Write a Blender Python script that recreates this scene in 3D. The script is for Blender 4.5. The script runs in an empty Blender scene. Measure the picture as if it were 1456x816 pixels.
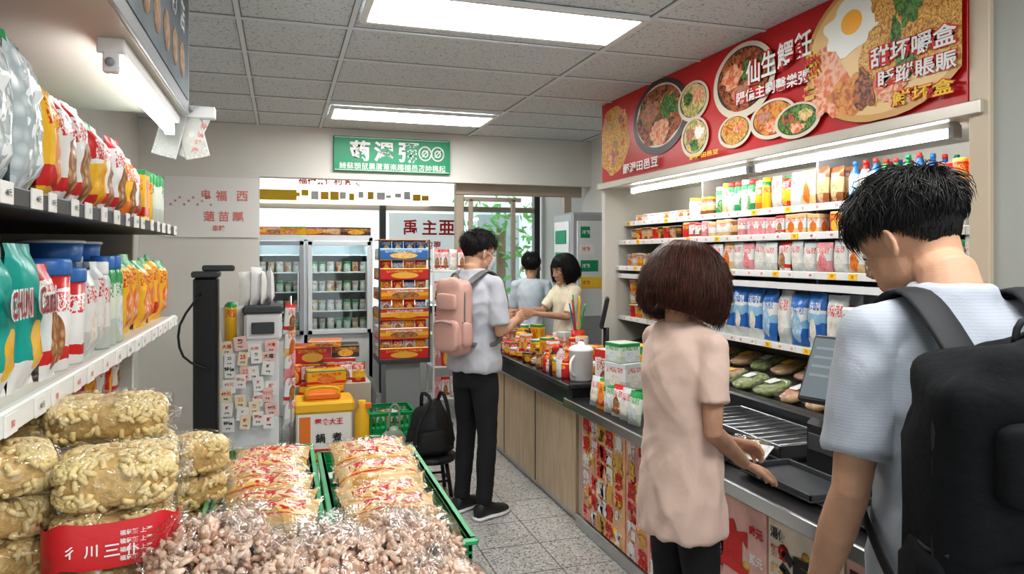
import bpy, math, random
from mathutils import Vector, Matrix, noise
R=random.Random(7)
S=bpy.context.scene
V=Vector
def T(x,y,z): return Matrix.Translation((x,y,z))
def RZ(d): return Matrix.Rotation(math.radians(d),4,'Z')
def RX(d): return Matrix.Rotation(math.radians(d),4,'X')
def RY(d): return Matrix.Rotation(math.radians(d),4,'Y')
def SC(x,y,z): return Matrix.Diagonal((x,y,z,1))
# ---------------------------------------------------------------- materials
def nm(name):
    m=bpy.data.materials.new(name); m.use_nodes=True
    nt=m.node_tree; return m,nt,nt.nodes,nt.links,nt.nodes['Principled BSDF']
def c4(c): return (c[0],c[1],c[2],1)
_mc={}
def M(name,col,rough=.5,metal=0,bump=0,bscale=60,var=0,vscale=6,coat=0,emit=0,trans=0,stretch=None):
    if name in _mc: return _mc[name]
    m,nt,N,L,b=nm(name)
    b.inputs['Base Color'].default_value=c4(col); b.inputs['Roughness'].default_value=rough
    b.inputs['Metallic'].default_value=metal
    if coat: b.inputs['Coat Weight'].default_value=coat; b.inputs['Coat Roughness'].default_value=.12
    if emit: b.inputs['Emission Color'].default_value=c4(col); b.inputs['Emission Strength'].default_value=emit
    tc=N.new('ShaderNodeTexCoord'); src=tc.outputs['Object']
    if stretch:
        mp=N.new('ShaderNodeMapping'); mp.inputs['Scale'].default_value=stretch; L.new(src,mp.inputs[0]); src=mp.outputs[0]
    if var:
        n=N.new('ShaderNodeTexNoise'); n.inputs['Scale'].default_value=vscale; n.inputs['Detail'].default_value=5
        L.new(src,n.inputs['Vector'])
        r=N.new('ShaderNodeValToRGB'); r.color_ramp.elements[0].position=.3; r.color_ramp.elements[1].position=.7
        r.color_ramp.elements[0].color=c4([max(0,x*(1-var)) for x in col]); r.color_ramp.elements[1].color=c4([min(1,x*(1+var)) for x in col])
        L.new(n.outputs[0],r.inputs[0]); L.new(r.outputs[0],b.inputs['Base Color'])
    if bump:
        n=N.new('ShaderNodeTexNoise'); n.inputs['Scale'].default_value=bscale; n.inputs['Detail'].default_value=4
        L.new(src,n.inputs['Vector'])
        bp=N.new('ShaderNodeBump'); bp.inputs['Strength'].default_value=bump; bp.inputs['Distance'].default_value=.01
        L.new(n.outputs[0],bp.inputs['Height']); L.new(bp.outputs[0],b.inputs['Normal'])
    _mc[name]=m; return m
def film(name,gl=.06,tint=(1,1,1),rough=.08,bscale=22,bst=1.0,fk=.26):
    if name in _mc: return _mc[name]
    m,nt,N,L,b=nm(name); N.remove(b); out=N['Material Output']
    tr=N.new('ShaderNodeBsdfTransparent'); tr.inputs[0].default_value=c4(tint)
    g=N.new('ShaderNodeBsdfGlossy'); g.inputs['Roughness'].default_value=rough
    mx=N.new('ShaderNodeMixShader'); lw=N.new('ShaderNodeLayerWeight'); lw.inputs[0].default_value=.3
    ad=N.new('ShaderNodeMath'); ad.operation='MULTIPLY_ADD'; ad.inputs[1].default_value=fk; ad.inputs[2].default_value=gl
    L.new(lw.outputs['Facing'],ad.inputs[0]); L.new(ad.outputs[0],mx.inputs[0])
    L.new(tr.outputs[0],mx.inputs[1]); L.new(g.outputs[0],mx.inputs[2]); L.new(mx.outputs[0],out.inputs[0])
    tc=N.new('ShaderNodeTexCoord'); n=N.new('ShaderNodeTexNoise'); n.inputs['Scale'].default_value=bscale
    n.inputs['Distortion'].default_value=1.5
    L.new(tc.outputs['Object'],n.inputs['Vector']); bp=N.new('ShaderNodeBump'); bp.inputs['Strength'].default_value=bst; bp.inputs['Distance'].default_value=.02
    L.new(n.outputs[0],bp.inputs['Height']); L.new(bp.outputs[0],g.inputs['Normal'])
    _mc[name]=m; return m
def pack(name,bands,blob=None,scrib=None,blobc=(.5,.35,.28),rough=.28,sb=(.62,.82),ss=14):
    """printed packaging: horizontal colour bands + food picture + lettering-like print; on cellophane, painted glints"""
    if name in _mc: return _mc[name]
    m,nt,N,L,b=nm(name); b.inputs['Roughness'].default_value=rough
    tc=N.new('ShaderNodeTexCoord'); sp=N.new('ShaderNodeSeparateXYZ'); L.new(tc.outputs['UV'],sp.inputs[0])
    r=N.new('ShaderNodeValToRGB'); r.color_ramp.interpolation='CONSTANT'
    el=r.color_ramp.elements
    el[0].position=0; el[0].color=c4(bands[0][1]); el[1].position=bands[1][0]; el[1].color=c4(bands[1][1])
    for p,c in bands[2:]:
        e=el.new(p); e.color=c4(c)
    n0=N.new('ShaderNodeTexNoise'); n0.inputs['Scale'].default_value=3; L.new(tc.outputs['UV'],n0.inputs['Vector'])
    ma=N.new('ShaderNodeMath'); ma.operation='MULTIPLY_ADD'; ma.inputs[1].default_value=.12; 
    L.new(n0.outputs[0],ma.inputs[0]); su=N.new('ShaderNodeMath'); su.operation='SUBTRACT'; su.inputs[1].default_value=.06
    L.new(sp.outputs[1],su.inputs[0]); L.new(su.outputs[0],ma.inputs[2]); L.new(ma.outputs[0],r.inputs[0])
    cur=r.outputs[0]
    if blob:
        d=N.new('ShaderNodeVectorMath'); d.operation='DISTANCE'; d.inputs[1].default_value=(blobc[0],blobc[1],0)
        L.new(tc.outputs['UV'],d.inputs[0]); lt=N.new('ShaderNodeMath'); lt.operation='LESS_THAN'; lt.inputs[1].default_value=blobc[2]
        L.new(d.outputs['Value'],lt.inputs[0])
        v=N.new('ShaderNodeTexVoronoi'); v.inputs['Scale'].default_value=11; L.new(tc.outputs['UV'],v.inputs['Vector'])
        r2=N.new('ShaderNodeValToRGB'); r2.color_ramp.elements[0].color=c4(blob[0]); r2.color_ramp.elements[1].color=c4(blob[1]); r2.color_ramp.elements[1].position=.6
        L.new(v.outputs['Distance'],r2.inputs[0])
        mx=N.new('ShaderNodeMix'); mx.data_type='RGBA'; L.new(lt.outputs[0],mx.inputs[0]); L.new(cur,mx.inputs[6]); L.new(r2.outputs[0],mx.inputs[7]); cur=mx.outputs[2]
    if scrib:
        v=N.new('ShaderNodeTexNoise'); v.inputs['Scale'].default_value=ss; v.inputs['Detail'].default_value=1; L.new(tc.outputs['UV'],v.inputs['Vector'])
        v.inputs['Distortion'].default_value=2
        g=N.new('ShaderNodeMath'); g.operation='GREATER_THAN'; g.inputs[1].default_value=.51; L.new(v.outputs[0],g.inputs[0])
        a=N.new('ShaderNodeMath'); a.operation='COMPARE'; a.inputs[1].default_value=(sb[0]+sb[1])/2; a.inputs[2].default_value=(sb[1]-sb[0])/2; L.new(sp.outputs[1],a.inputs[0])
        fr=N.new('ShaderNodeMath'); fr.operation='FRACT'; L.new(sp.outputs[0],fr.inputs[0])
        a2=N.new('ShaderNodeMath'); a2.operation='COMPARE'; a2.inputs[1].default_value=.5; a2.inputs[2].default_value=.37; L.new(fr.outputs[0],a2.inputs[0])
        k=N.new('ShaderNodeMath'); k.operation='MULTIPLY'; L.new(g.outputs[0],k.inputs[0]); L.new(a.outputs[0],k.inputs[1])
        k2=N.new('ShaderNodeMath'); k2.operation='MULTIPLY'; L.new(k.outputs[0],k2.inputs[0]); L.new(a2.outputs[0],k2.inputs[1])
        mx=N.new('ShaderNodeMix'); mx.data_type='RGBA'; L.new(k2.outputs[0],mx.inputs[0]); L.new(cur,mx.inputs[6]); mx.inputs[7].default_value=c4(scrib); cur=mx.outputs[2]
    L.new(cur,b.inputs['Base Color']); _mc[name]=m; return m
RED=(.6,.03,.03); WH=(.74,.74,.72); YE=(.82,.47,.03); GR=(.03,.3,.09); OR=(.75,.2,.03); CR=(.68,.48,.24); BL=(.03,.15,.45); TE=(.015,.36,.31); PK=(.7,.3,.32); BK=(.02,.02,.022); BR=(.28,.1,.035); SKY=(.28,.5,.7)
P={}
P['ry']=pack('pk_red_yellow',[(0,RED),(.2,YE),(.55,WH),(.6,RED),(.92,GR)],(OR,YE),WH)
P['wr']=pack('pk_white_red',[(0,WH),(.12,RED),(.25,WH),(.85,RED)],(CR,BR),RED)
P['yr']=pack('pk_yellow_red',[(0,YE),(.12,RED),(.3,YE),(.9,GR)],(CR,OR),RED,(.5,.4,.25))
P['yg']=pack('pk_yellow_green',[(0,YE),(.5,YE),(.86,GR)],(WH,OR),RED)
P['or']=pack('pk_orange',[(0,OR),(.3,YE),(.6,OR),(.9,WH)],(CR,BR),WH)
P['gw']=pack('pk_green_white',[(0,GR),(.3,WH),(.7,GR)],(CR,GR),WH)
P['te']=pack('pk_teal',[(0,WH),(.2,TE),(.93,TE)],(CR,YE),None,(.5,.3,.17))
P['bw']=pack('pk_blue_white',[(0,BL),(.35,SKY),(.5,WH),(.75,BL)],(WH,SKY),BL)
P['sb']=pack('pk_sky_blue',[(0,WH),(.18,BL),(.45,SKY),(.62,WH),(.68,BL)],(CR,WH),WH,(.5,.33,.2))
P['cl']=pack('pk_clear_white',[(0,(.55,.58,.56)),(.3,WH),(.8,(.58,.63,.63))],(CR,WH),RED)
P['cg']=pack('pk_clear_green',[(0,(.55,.6,.52)),(.35,(.7,.74,.64)),(.8,GR)],(SKY,WH),GR)
P['br']=pack('pk_brown',[(0,BR),(.3,CR),(.7,BR)],(RED,CR),WH)
P['pk']=pack('pk_pink',[(0,PK),(.4,WH),(.8,PK)],(RED,PK),RED)
P['re']=pack('pk_red',[(0,RED),(.5,RED),(.9,YE)],(CR,YE),YE)
P['bl']=pack('pk_blue',[(0,BL),(.4,BL),(.8,SKY)],(WH,YE),WH)
P['cr']=pack('pk_cream',[(0,CR),(.3,WH),(.75,CR)],(BR,OR),RED)
P['dk']=pack('pk_dark',[(0,(.06,.03,.02)),(.4,BR),(.8,(.06,.03,.02))],(RED,YE),YE)
WHT=M('paint_white',(.78,.78,.76),.5); PLW=M('plastic_white',(.78,.78,.78),.35); PLB=M('plastic_black',(.018,.018,.02),.35)
STEEL=M('steel',(.55,.56,.57),.28,1,bump=.05,bscale=8,stretch=(1,30,1)); DK=M('dark_grey',(.06,.065,.07),.45); GRYM=M('grey_plastic',(.35,.37,.39),.45)
BLUEP=M('plastic_blue',(.04,.16,.45),.35); REDP=M('plastic_red',(.6,.03,.02),.4); YEP=M('plastic_yellow',(.85,.5,.03),.4); GRP=M('plastic_green',(.01,.35,.12),.35); ORP=M('plastic_orange',(.8,.22,.03),.4)
INKR=M('ink_red',(.65,.03,.03),.6); INKW=M('ink_white',(.85,.85,.85),.6); INKK=M('ink_black',(.03,.03,.03),.6); INKY=M('ink_yellow',(.9,.6,.05),.6); INKG=M('ink_gold',(.75,.45,.12),.6); INKF=M('ink_faded_red',(.7,.25,.22),.6)
PAPER=M('paper',(.8,.79,.76),.7); CLEAR=film('clear_film'); GLASS=film('glass',.04,(.93,.97,.96),.03,3,.02)
# ---------------------------------------------------------------- mesh builder
class MB:
    def __init__(s): s.v=[];s.f=[];s.m=[];s.u=[];s.s=[];s.mats=[]
    def mi(s,m):
        if m not in s.mats: s.mats.append(m)
        return s.mats.index(m)
    def add(s,part,mat,Mx=None):
        vs,fs,us,sm=part; o=len(s.v); k=s.mi(mat)
        if Mx is not None: s.v.extend([Mx@V(v) for v in vs]); 
        else: s.v.extend([V(v) for v in vs])
        for i,f in enumerate(fs):
            s.f.append([a+o for a in f]); s.m.append(k); s.u.append(us[i] if us else None); s.s.append(sm)
        return s
    def item(s,parts,mats,Mx):
        for p,k in parts: s.add(p,mats[k],Mx)
    def box(s,x0,x1,y0,y1,z0,z1,mat,b=.004,Mx=None):
        m=T((x0+x1)/2,(y0+y1)/2,(z0+z1)/2)
        if Mx is not None: m=Mx@m
        s.add(cbox(abs(x1-x0),abs(y1-y0),abs(z1-z0),b),mat,m)
    def cyl(s,p0,p1,r,mat,n=12,Mx=None): s.add(tube([p0,p1],[r,r],n),mat,Mx)
    def text(s,t,o,xd,up,h,mat,w=None,off=.002,bold=.02,ctr=True):
        vs,fs,bb=glyph(t,bold); 
        if not vs: return
        xd=V(xd).normalized(); up=V(up).normalized(); n=xd.cross(up); o=V(o)+n*off
        x0,y0,x1,y1=bb; hh=max(.001,y1-y0); ww=max(.001,x1-x0); sy=h/hh; sx=(w/ww) if w else sy
        cx=(x0+x1)/2 if ctr else x0; cy=(y0+y1)/2
        s.add(([o+xd*((a-cx)*sx)+up*((b_-cy)*sy) for a,b_ in vs],fs,None,False),mat)
    def build(s,name,parent=None,loc=None):
        me=bpy.data.meshes.new(name); me.from_pydata([tuple(v) for v in s.v],[],s.f)
        for m in s.mats: me.materials.append(m)
        me.polygons.foreach_set('material_index',s.m); me.polygons.foreach_set('use_smooth',s.s)
        uv=me.uv_layers.new(name='UVMap'); data=[0.0]*(len(me.loops)*2); i=0
        for k,f in enumerate(s.f):
            u=s.u[k]
            for j in range(len(f)):
                if u: data[i]=u[j][0]; data[i+1]=u[j][1]
                i+=2
        uv.data.foreach_set('uv',data); me.update()
        ob=bpy.data.objects.new(name,me); S.collection.objects.link(ob)
        if parent: ob.parent=parent
        if loc: ob.location=loc
        return ob
_g={}
def glyph(t,bold=.02):
    k=(t,bold)
    if k in _g: return _g[k]
    cu=bpy.data.curves.new('t','FONT'); cu.body=t; cu.resolution_u=2; cu.offset=bold
    ob=bpy.data.objects.new('t',cu); S.collection.objects.link(ob)
    dg=bpy.context.evaluated_depsgraph_get(); me=bpy.data.meshes.new_from_object(ob.evaluated_get(dg))
    vs=[(v.co.x,v.co.y) for v in me.vertices]; fs=[list(p.vertices) for p in me.polygons]
    bpy.data.objects.remove(ob); bpy.data.curves.remove(cu); bpy.data.meshes.remove(me)
    bb=(min(v[0] for v in vs),min(v[1] for v in vs),max(v[0] for v in vs),max(v[1] for v in vs)) if vs else (0,0,1,1)
    _g[k]=(vs,fs,bb); return _g[k]
def cbox(sx,sy,sz,b=.004):
    h=V((sx/2,sy/2,sz/2)); b=min(b,min(h)*.45); vs=[];ix={}
    for a in(-1,1):
        for c in(-1,1):
            for d in(-1,1):
                for ax in range(3):
                    p=V((a*(h.x-b),c*(h.y-b),d*(h.z-b))); p[ax]=(a,c,d)[ax]*h[ax]
                    ix[(a,c,d,ax)]=len(vs); vs.append(p)
    fs=[];us=[]
    def addf(f,ax=None):
        c=sum((vs[i] for i in f),V())/len(f); n=(vs[f[1]]-vs[f[0]]).cross(vs[f[2]]-vs[f[1]])
        if n.dot(c)<0: f=f[::-1]
        fs.append(f); u=[]
        for i in f:
            p=vs[i]
            if ax==1 or ax is None: u.append((p.x/sx+.5,p.z/sz+.5))
            elif ax==0: u.append((p.y/sy+.5,p.z/sz+.5))
            else: u.append((p.x/sx+.5,.02+.05*(p.y/sy+.5)))
        us.append(u)
    sg=(-1,1)
    for ax in range(3):
        for q in sg:
            f=[]
            for a,c in((-1,-1),(1,-1),(1,1),(-1,1)):
                k=[a,c]; k.insert(ax,q); f.append(ix[(k[0],k[1],k[2],ax)])
            addf(f,ax)
    for ax in range(3):
        o=[i for i in range(3) if i!=ax]
        for a in sg:
            for c in sg:
                f=[]
                for q,ff in((-1,o[0]),(1,o[0]),(1,o[1]),(-1,o[1])):
                    k=[0,0,0]; k[ax]=q; k[o[0]]=a; k[o[1]]=c; f.append(ix[(k[0],k[1],k[2],ff)])
                addf(f)
    for a in sg:
        for c in sg:
            for d in sg: addf([ix[(a,c,d,i)] for i in range(3)])
    return vs,fs,us,False
def grid_part(rows,closed=True,caps=True,smooth=True,ur=1):
    vs=[p for r in rows for p in r]; n=len(rows[0]); m=len(rows); fs=[];us=[]
    for i in range(m-1):
        for j in range(n if closed else n-1):
            k=(j+1)%n
            fs.append([i*n+j,i*n+k,(i+1)*n+k,(i+1)*n+j])
            a,b=j/n*ur,(j+1)/n*ur; c,d=i/(m-1),(i+1)/(m-1); us.append([(a,c),(b,c),(b,d),(a,d)])
    if caps:
        fs.append(list(range(n))[::-1]); us.append([(.5,.01)]*n); fs.append([(m-1)*n+j for j in range(n)]); us.append([(.5,.99)]*n)
    return vs,fs,us,smooth
def lathe(prof,n=14,ur=2):
    rows=[[V((r*math.cos(2*math.pi*j/n),r*math.sin(2*math.pi*j/n),z)) for j in range(n)] for r,z in prof]
    p=grid_part(rows,ur=ur); z0=prof[0][1]; z1=prof[-1][1]
    us=[]
    for i in range(len(prof)-1):
        for j in range(n):
            a,b=j/n*ur,(j+1)/n*ur; c=(prof[i][1]-z0)/(z1-z0+1e-6); d=(prof[i+1][1]-z0)/(z1-z0+1e-6); us.append([(a,c),(b,c),(b,d),(a,d)])
    us+=[[(.5,.01)]*n,[(.5,.99)]*n]
    return p[0],p[1],us,True
def tube(pts,rad,n=10,asp=1.0,ref=None,caps=True):
    pts=[V(p) for p in pts]; rows=[]; prev=None
    for i,p in enumerate(pts):
        t=(pts[min(i+1,len(pts)-1)]-pts[max(i-1,0)]).normalized()
        if ref is not None:
            rf=V(ref[i]) if isinstance(ref,list) else V(ref)
        else: rf=prev if prev is not None else (V((0,0,1)) if abs(t.z)<.9 else V((0,1,0)))
        b=(rf-t*rf.dot(t)).normalized(); prev=b; s=b.cross(t)
        r=rad[i] if not isinstance(rad,(int,float)) else rad
        rows.append([p+s*(math.cos(2*math.pi*j/n)*r)+b*(math.sin(2*math.pi*j/n)*r*asp) for j in range(n)])
    return grid_part(rows,caps=caps)
def smoothpath(pts,k=3):
    pts=[V(p) for p in pts]; out=[]
    for i in range(len(pts)-1):
        p0=pts[max(i-1,0)];p1=pts[i];p2=pts[i+1];p3=pts[min(i+2,len(pts)-1)]
        for j in range(k):
            t=j/k; out.append(.5*((2*p1)+(p2-p0)*t+(2*p0-5*p1+4*p2-p3)*t*t+(3*p1-p0-3*p2+p3)*t**3))
    out.append(pts[-1]); return out
def sep(x,e): return math.copysign(abs(x)**e,x)
def sell(rx,ry,rz,e1=1,e2=1,nu=16,nv=10,nz=0,ns=8,seed=0):
    rows=[]
    for i in range(nv+1):
        a=-math.pi/2+math.pi*i/nv; a=max(-math.pi/2+.02,min(math.pi/2-.02,a)); row=[]
        for j in range(nu):
            b=2*math.pi*j/nu
            p=V((rx*sep(math.cos(a),e1)*sep(math.cos(b),e2),ry*sep(math.cos(a),e1)*sep(math.sin(b),e2),rz*sep(math.sin(a),e1)))
            if nz: p*=1+nz*noise.noise(p*ns+V((seed,seed*2,0)))
            row.append(p)
        rows.append(row)
    return grid_part(rows)
def pillow(w,h,t,nx=8,ny=10,seed=0,cr=.06):
    """bag standing in xz plane, base z=0, printed faces towards +-y"""
    vs=[];fs=[];us=[]
    for sd in(-1,1):
        o=len(vs)
        for j in range(ny+1):
            for i in range(nx+1):
                x=i/nx*2-1; y=j/ny*2-1; yy=max(-1,min(1,y/(1-2*cr)))
                f=(max(0,1-abs(x)**2.6))**.6*(max(0,1-abs(yy)**3.5))**.6
                wr=1+.3*noise.noise(V((x*2.5+seed,y*2.5,sd*3.1)))+.12*noise.noise(V((x*7+seed,y*7,sd*3.1)))
                px=x*w/2*(1-.07*(1-abs(y)**4)); 
                py=sd*t/2*f*wr+.004*noise.noise(V((x*3,y*4,seed)))
                if abs(y)>1-1.5*cr: py+=.0025*math.sin(x*24)
                vs.append(V((px,py,(y+1)/2*h)))
        for j in range(ny):
            for i in range(nx):
                a=o+j*(nx+1)+i; f=[a,a+1,a+nx+2,a+nx+1]; u=[(i/nx,j/ny),((i+1)/nx,j/ny),((i+1)/nx,(j+1)/ny),(i/nx,(j+1)/ny)]
                if sd>0: f=f[::-1]; u=[(1-q[0],q[1]) for q in u[::-1]]
                fs.append(f); us.append(u)
    return vs,fs,us,True
_pc={}
def proto(kind,w,h,d,seed=0):
    k=(kind,round(w,3),round(h,3),round(d,3),seed)
    if k in _pc: return _pc[k]
    r=w/2
    if kind=='bag': p=[(pillow(w,h,d,12,14,seed=seed*3.7),0)]
    elif kind=='box':
        q=cbox(w,d,h,.003); p=[(([v+V((0,0,h/2)) for v in q[0]],q[1],q[2],False),0)]
    elif kind=='can': p=[(lathe([(r*.94,0),(r,.004),(r,h-.006),(r*.93,h)],14),0),(lathe([(r*.9,h-.001),(r*.92,h+.002),(r*.8,h+.002)],14),1)]
    elif kind=='jar': p=[(lathe([(r*.9,0),(r,.008),(r,h*.78),(r*.82,h*.86)],14),0),(lathe([(r*.86,h*.85),(r*.88,h*.87),(r*.88,h*.99),(r*.8,h)],14),1)]
    elif kind=='tub': p=[(lathe([(r*.86,0),(r*.9,.006),(r*.97,h*.86)],16),0),(lathe([(r,h*.85),(r*1.03,h*.87),(r*1.03,h*.97),(r*.95,h)],16),1)]
    elif kind=='cup': p=[(lathe([(r*.72,0),(r*.75,.004),(r*.97,h*.93),(r,h*.94),(r,h*.97)],14),0),(lathe([(r*.97,h*.965),(r*.95,h*.98),(.005,h*.985)],14),1)]
    elif kind=='bottle': p=[(lathe([(r*.9,0),(r,.01),(r,h*.6),(r*.75,h*.72),(r*.35,h*.84),(r*.33,h*.9)],12),0),(lathe([(r*.38,h*.89),(r*.38,h*.99),(r*.3,h)],10),1)]
    _pc[k]=p; return p
def empty(name,loc=(0,0,0),rz=0):
    e=bpy.data.objects.new(name,None); e.location=loc; e.rotation_euler=(0,0,math.radians(rz)); e.empty_display_size=.1; S.collection.objects.link(e); return e
def simple(name,*a,**k):
    m=MB(); m.box(*a,**k); return m.build(name)
# ---------------------------------------------------------------- room shell
WALL=M('wall_paint',(.70,.69,.65),.7,bump=.05,bscale=120,var=.04,vscale=2)
def ceilmat():
    m,nt,N,L,b=nm('ceiling_tile'); b.inputs['Roughness'].default_value=.9
    tc=N.new('ShaderNodeTexCoord'); v=N.new('ShaderNodeTexNoise'); v.inputs['Scale'].default_value=75; v.inputs['Detail'].default_value=3; L.new(tc.outputs['Object'],v.inputs['Vector'])
    r=N.new('ShaderNodeValToRGB'); r.color_ramp.elements[0].position=.34; r.color_ramp.elements[1].position=.42
    r.color_ramp.elements[0].color=(.36,.38,.39,1); r.color_ramp.elements[1].color=(.66,.70,.72,1)
    L.new(v.outputs[0],r.inputs[0]); L.new(r.outputs[0],b.inputs['Base Color']); return m
def floormat():
    m,nt,N,L,b=nm('terrazzo_tile'); b.inputs['Roughness'].default_value=.28
    tc=N.new('ShaderNodeTexCoord')
    v=N.new('ShaderNodeTexVoronoi'); v.inputs['Scale'].default_value=110; L.new(tc.outputs['Object'],v.inputs['Vector'])
    r=N.new('ShaderNodeValToRGB'); r.color_ramp.interpolation='CONSTANT'; e=r.color_ramp.elements
    e[0].color=(.22,.22,.22,1); e[1].position=.18; e[1].color=(.47,.46,.44,1); x=e.new(.75); x.color=(.6,.59,.57,1)
    sx=N.new('ShaderNodeSeparateXYZ'); L.new(v.outputs['Color'],sx.inputs[0]); L.new(sx.outputs[0],r.inputs[0])
    bt=N.new('ShaderNodeTexBrick'); bt.offset=0; bt.inputs['Scale'].default_value=1; bt.inputs['Brick Width'].default_value=.33; bt.inputs['Row Height'].default_value=.33
    bt.inputs['Mortar Size'].default_value=.004; bt.inputs['Color2'].default_value=(.93,.93,.93,1); bt.inputs['Color1'].default_value=(1,1,1,1); bt.inputs['Mortar'].default_value=(.35,.34,.33,1)
    L.new(tc.outputs['Object'],bt.inputs['Vector'])
    mx=N.new('ShaderNodeMix'); mx.data_type='RGBA'; mx.blend_type='MULTIPLY'; mx.inputs[0].default_value=1; L.new(r.outputs[0],mx.inputs[6]); L.new(bt.outputs[0],mx.inputs[7]); L.new(mx.outputs[2],b.inputs['Base Color'])
    return m
simple('floor',-1.4,3.3,-3,8.3,-.1,0,floormat(),b=0)
simple('pavement_outside',-8,14,8.3,22,-.16,-.04,M('pavement',(.6,.6,.58),.8,var=.1),b=0)
CEIL=ceilmat()
simple('ceiling',-1.4,3.3,-3,6.7,2.7,2.8,CEIL,b=0)
simple('ceiling_entrance',-1.4,3.3,6.83,8.3,2.6,2.7,WHT,b=0)
g=MB(); TB=M('ceiling_bar',(.72,.75,.77),.5); TBD=M('ceiling_bar_edge',(.22,.23,.24),.7)
for x in(-.87,-.2,.33,1.71,2.9): g.box(x-.012,x+.012,-3,6.7,2.690,2.7,TB,b=0); g.box(x-.017,x+.017,-3,6.7,2.696,2.7,TBD,b=0)
y=-2.9
while y<6.7: g.box(-1.15,3.0,y-.012,y+.012,2.691,2.7,TB,b=0); g.box(-1.15,3.0,y-.017,y+.017,2.697,2.7,TBD,b=0); y+=.6
g.build('trim_ceiling_grid')
LAMP=M('lamp_diffuser',(1,.995,.97),.5,emit=20)
for i,(y0,y1) in enumerate([(5.67,6.08),(3.1,3.5),(.5,.9),(-1.9,-1.5)]):
    g=MB(); g.box(.39,1.65,y0,y1,2.676,2.69,LAMP,b=.002)
    for a in((.36,.39,y0-.03,y1+.03),(1.65,1.68,y0-.03,y1+.03),(.39,1.65,y0-.03,y0),(.39,1.65,y1,y1+.03)): g.box(*a,2.67,2.695,WHT,b=.002)
    g.build('ceiling_light')
simple('wall_left',-1.4,-1.15,-3,8.3,0,2.7,WALL,b=0)
g=MB(); g.box(-1.15,3.0,6.7,6.82,2.24,2.7,WALL,b=0); g.box(-1.15,-.19,6.7,6.82,0,2.24,WALL,b=0); g.build('wall_back')
g=MB(); g.box(3.0,3.2,1.9,8.3,0,2.7,WALL,b=0); g.build('wall_right')
g=MB(); g.box(2.38,3.2,-3,1.88,0,2.7,M('wall_paint_grey',(.42,.43,.40),.7,var=.04,vscale=2),b=0); g.build('wall_right.001')
g=MB(); g.box(-.95,-.2,6.685,6.7,1.7,2.22,M('poster_white',(.76,.76,.74),.6),b=.001)
for t,x,z,h in(('电',-.62,2.07,.08),('福',-.50,2.06,.09),('西',-.33,2.06,.09),('蓮 苗 瓢',-.48,1.88,.09),('車輪',-.52,1.78,.05)): g.text(t,(x,6.684,z),(1,0,0),(0,0,1),h,INKF)
for i in range(10): g.text('福',( -.9+.035*i,6.684,1.98+.03*(i%3)),(1,0,0),(0,0,1),.02,INKF)
g.build('wall_notice_poster')
g=MB(); SG=M('sign_green',(.008,.27,.13),.4); g.box(.445,1.52,6.66,6.7,2.31,2.63,SG,b=.004)
g.box(.455,1.51,6.655,6.662,2.32,2.325,INKW,b=0); g.box(.455,1.51,6.655,6.662,2.615,2.62,INKW,b=0)
for t,x in(('蒟',.68),('濹',.90),('彌',1.13)): g.text(t,(x,6.66,2.50),(1,0,0),(0,0,1),.185,INKW,bold=.03)
for i in range(2):
    x=1.28+i*.12
    for a in range(2):
        pts=[(x+.058*math.cos(q/16*2*math.pi)*(1-.55*a),6.655,2.495+.065*math.sin(q/16*2*math.pi)*(1-.55*a)) for q in range(17)]; g.add(tube(pts,.007,6),INKW)
    g.cyl((x-.03,6.655,2.46),(x+.03,6.655,2.53),.005,INKW,6)
g.text('鰊蘇顋鼠曩蘆葦楽趨楣邑苫帥楓起',(.985,6.66,2.36),(1,0,0),(0,0,1),.06,INKW,w=.98,bold=.0)
g.build('store_sign_green')
# ---------------------------------------------------------------- entrance / storefront
FRD=M('frame_dark',(.05,.05,.055),.4); FRB=M('frame_bronze',(.42,.36,.29),.4,.3)
g=MB()
g.box(-1.15,2.95,8.15,8.25,0,.9,M('low_wall',(.5,.5,.48),.7),b=0)
for x in(-.3,1.08,1.98,2.92): g.box(x-.035,x+.035,8.1,8.2,0,2.6,FRD,b=.003)
for z in(.93,2.08): g.box(-1.15,2.95,8.11,8.19,z-.03,z+.03,FRD if z<1 else FRB,b=.003)
g.box(-1.15,2.95,8.145,8.155,.95,2.06,GLASS,b=0); g.build('window_1')
g=MB(); g.box(-1.1,1.6,8.0,8.06,2.10,2.5,M('fascia_lit',(.9,.9,.86),.5,emit=1.0),b=.004)
for i in range(26):
    x=-1+i*.1; g.box(x,x+R.uniform(.05,.09),7.99,8.0,2.14+R.uniform(0,.05),2.2+R.uniform(.0,.06),R.choice([INKY,INKW,INKY,INKW]),b=.001)
g.box(-1.1,.15,7.985,7.992,2.13,2.24,INKY,b=.001)
g.text('福禄来便利 鮮食',(.5,7.985,2.35),(1,0,0),(0,0,1),.09,INKR); g.build('fascia_strip_sign')
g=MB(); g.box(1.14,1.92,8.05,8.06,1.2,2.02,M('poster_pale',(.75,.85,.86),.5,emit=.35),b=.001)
for t,x in(('禹',1.38),('主',1.6),('亜',1.8)): g.text(t,(x,8.05,1.86),(1,0,0),(0,0,1),.17,INKR)
g.text('香腸包腹',(1.55,8.05,1.66),(1,0,0),(0,0,1),.09,INKR); g.text('開運堂',(1.55,8.05,1.45),(1,0,0),(0,0,1),.14,INKF); g.build('window_poster')
g=MB()
for a in((1.62,1.7),(2.76,2.84)): g.box(a[0],a[1],6.84,6.92,0,2.24,FRB,b=.004)
g.box(1.62,2.95,6.83,6.9,2.14,2.26,FRB,b=.004)
g.box(1.76,1.8,6.86,6.9,0,2.1,FRB,b=.003); g.box(2.2,2.24,6.86,6.9,0,2.1,FRB,b=.003)
g.box(1.8,2.2,6.875,6.88,.1,2.08,GLASS,b=0); g.box(1.7,2.3,6.86,6.9,2.08,2.12,FRB,b=.003)
g.build('door_1')
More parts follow.
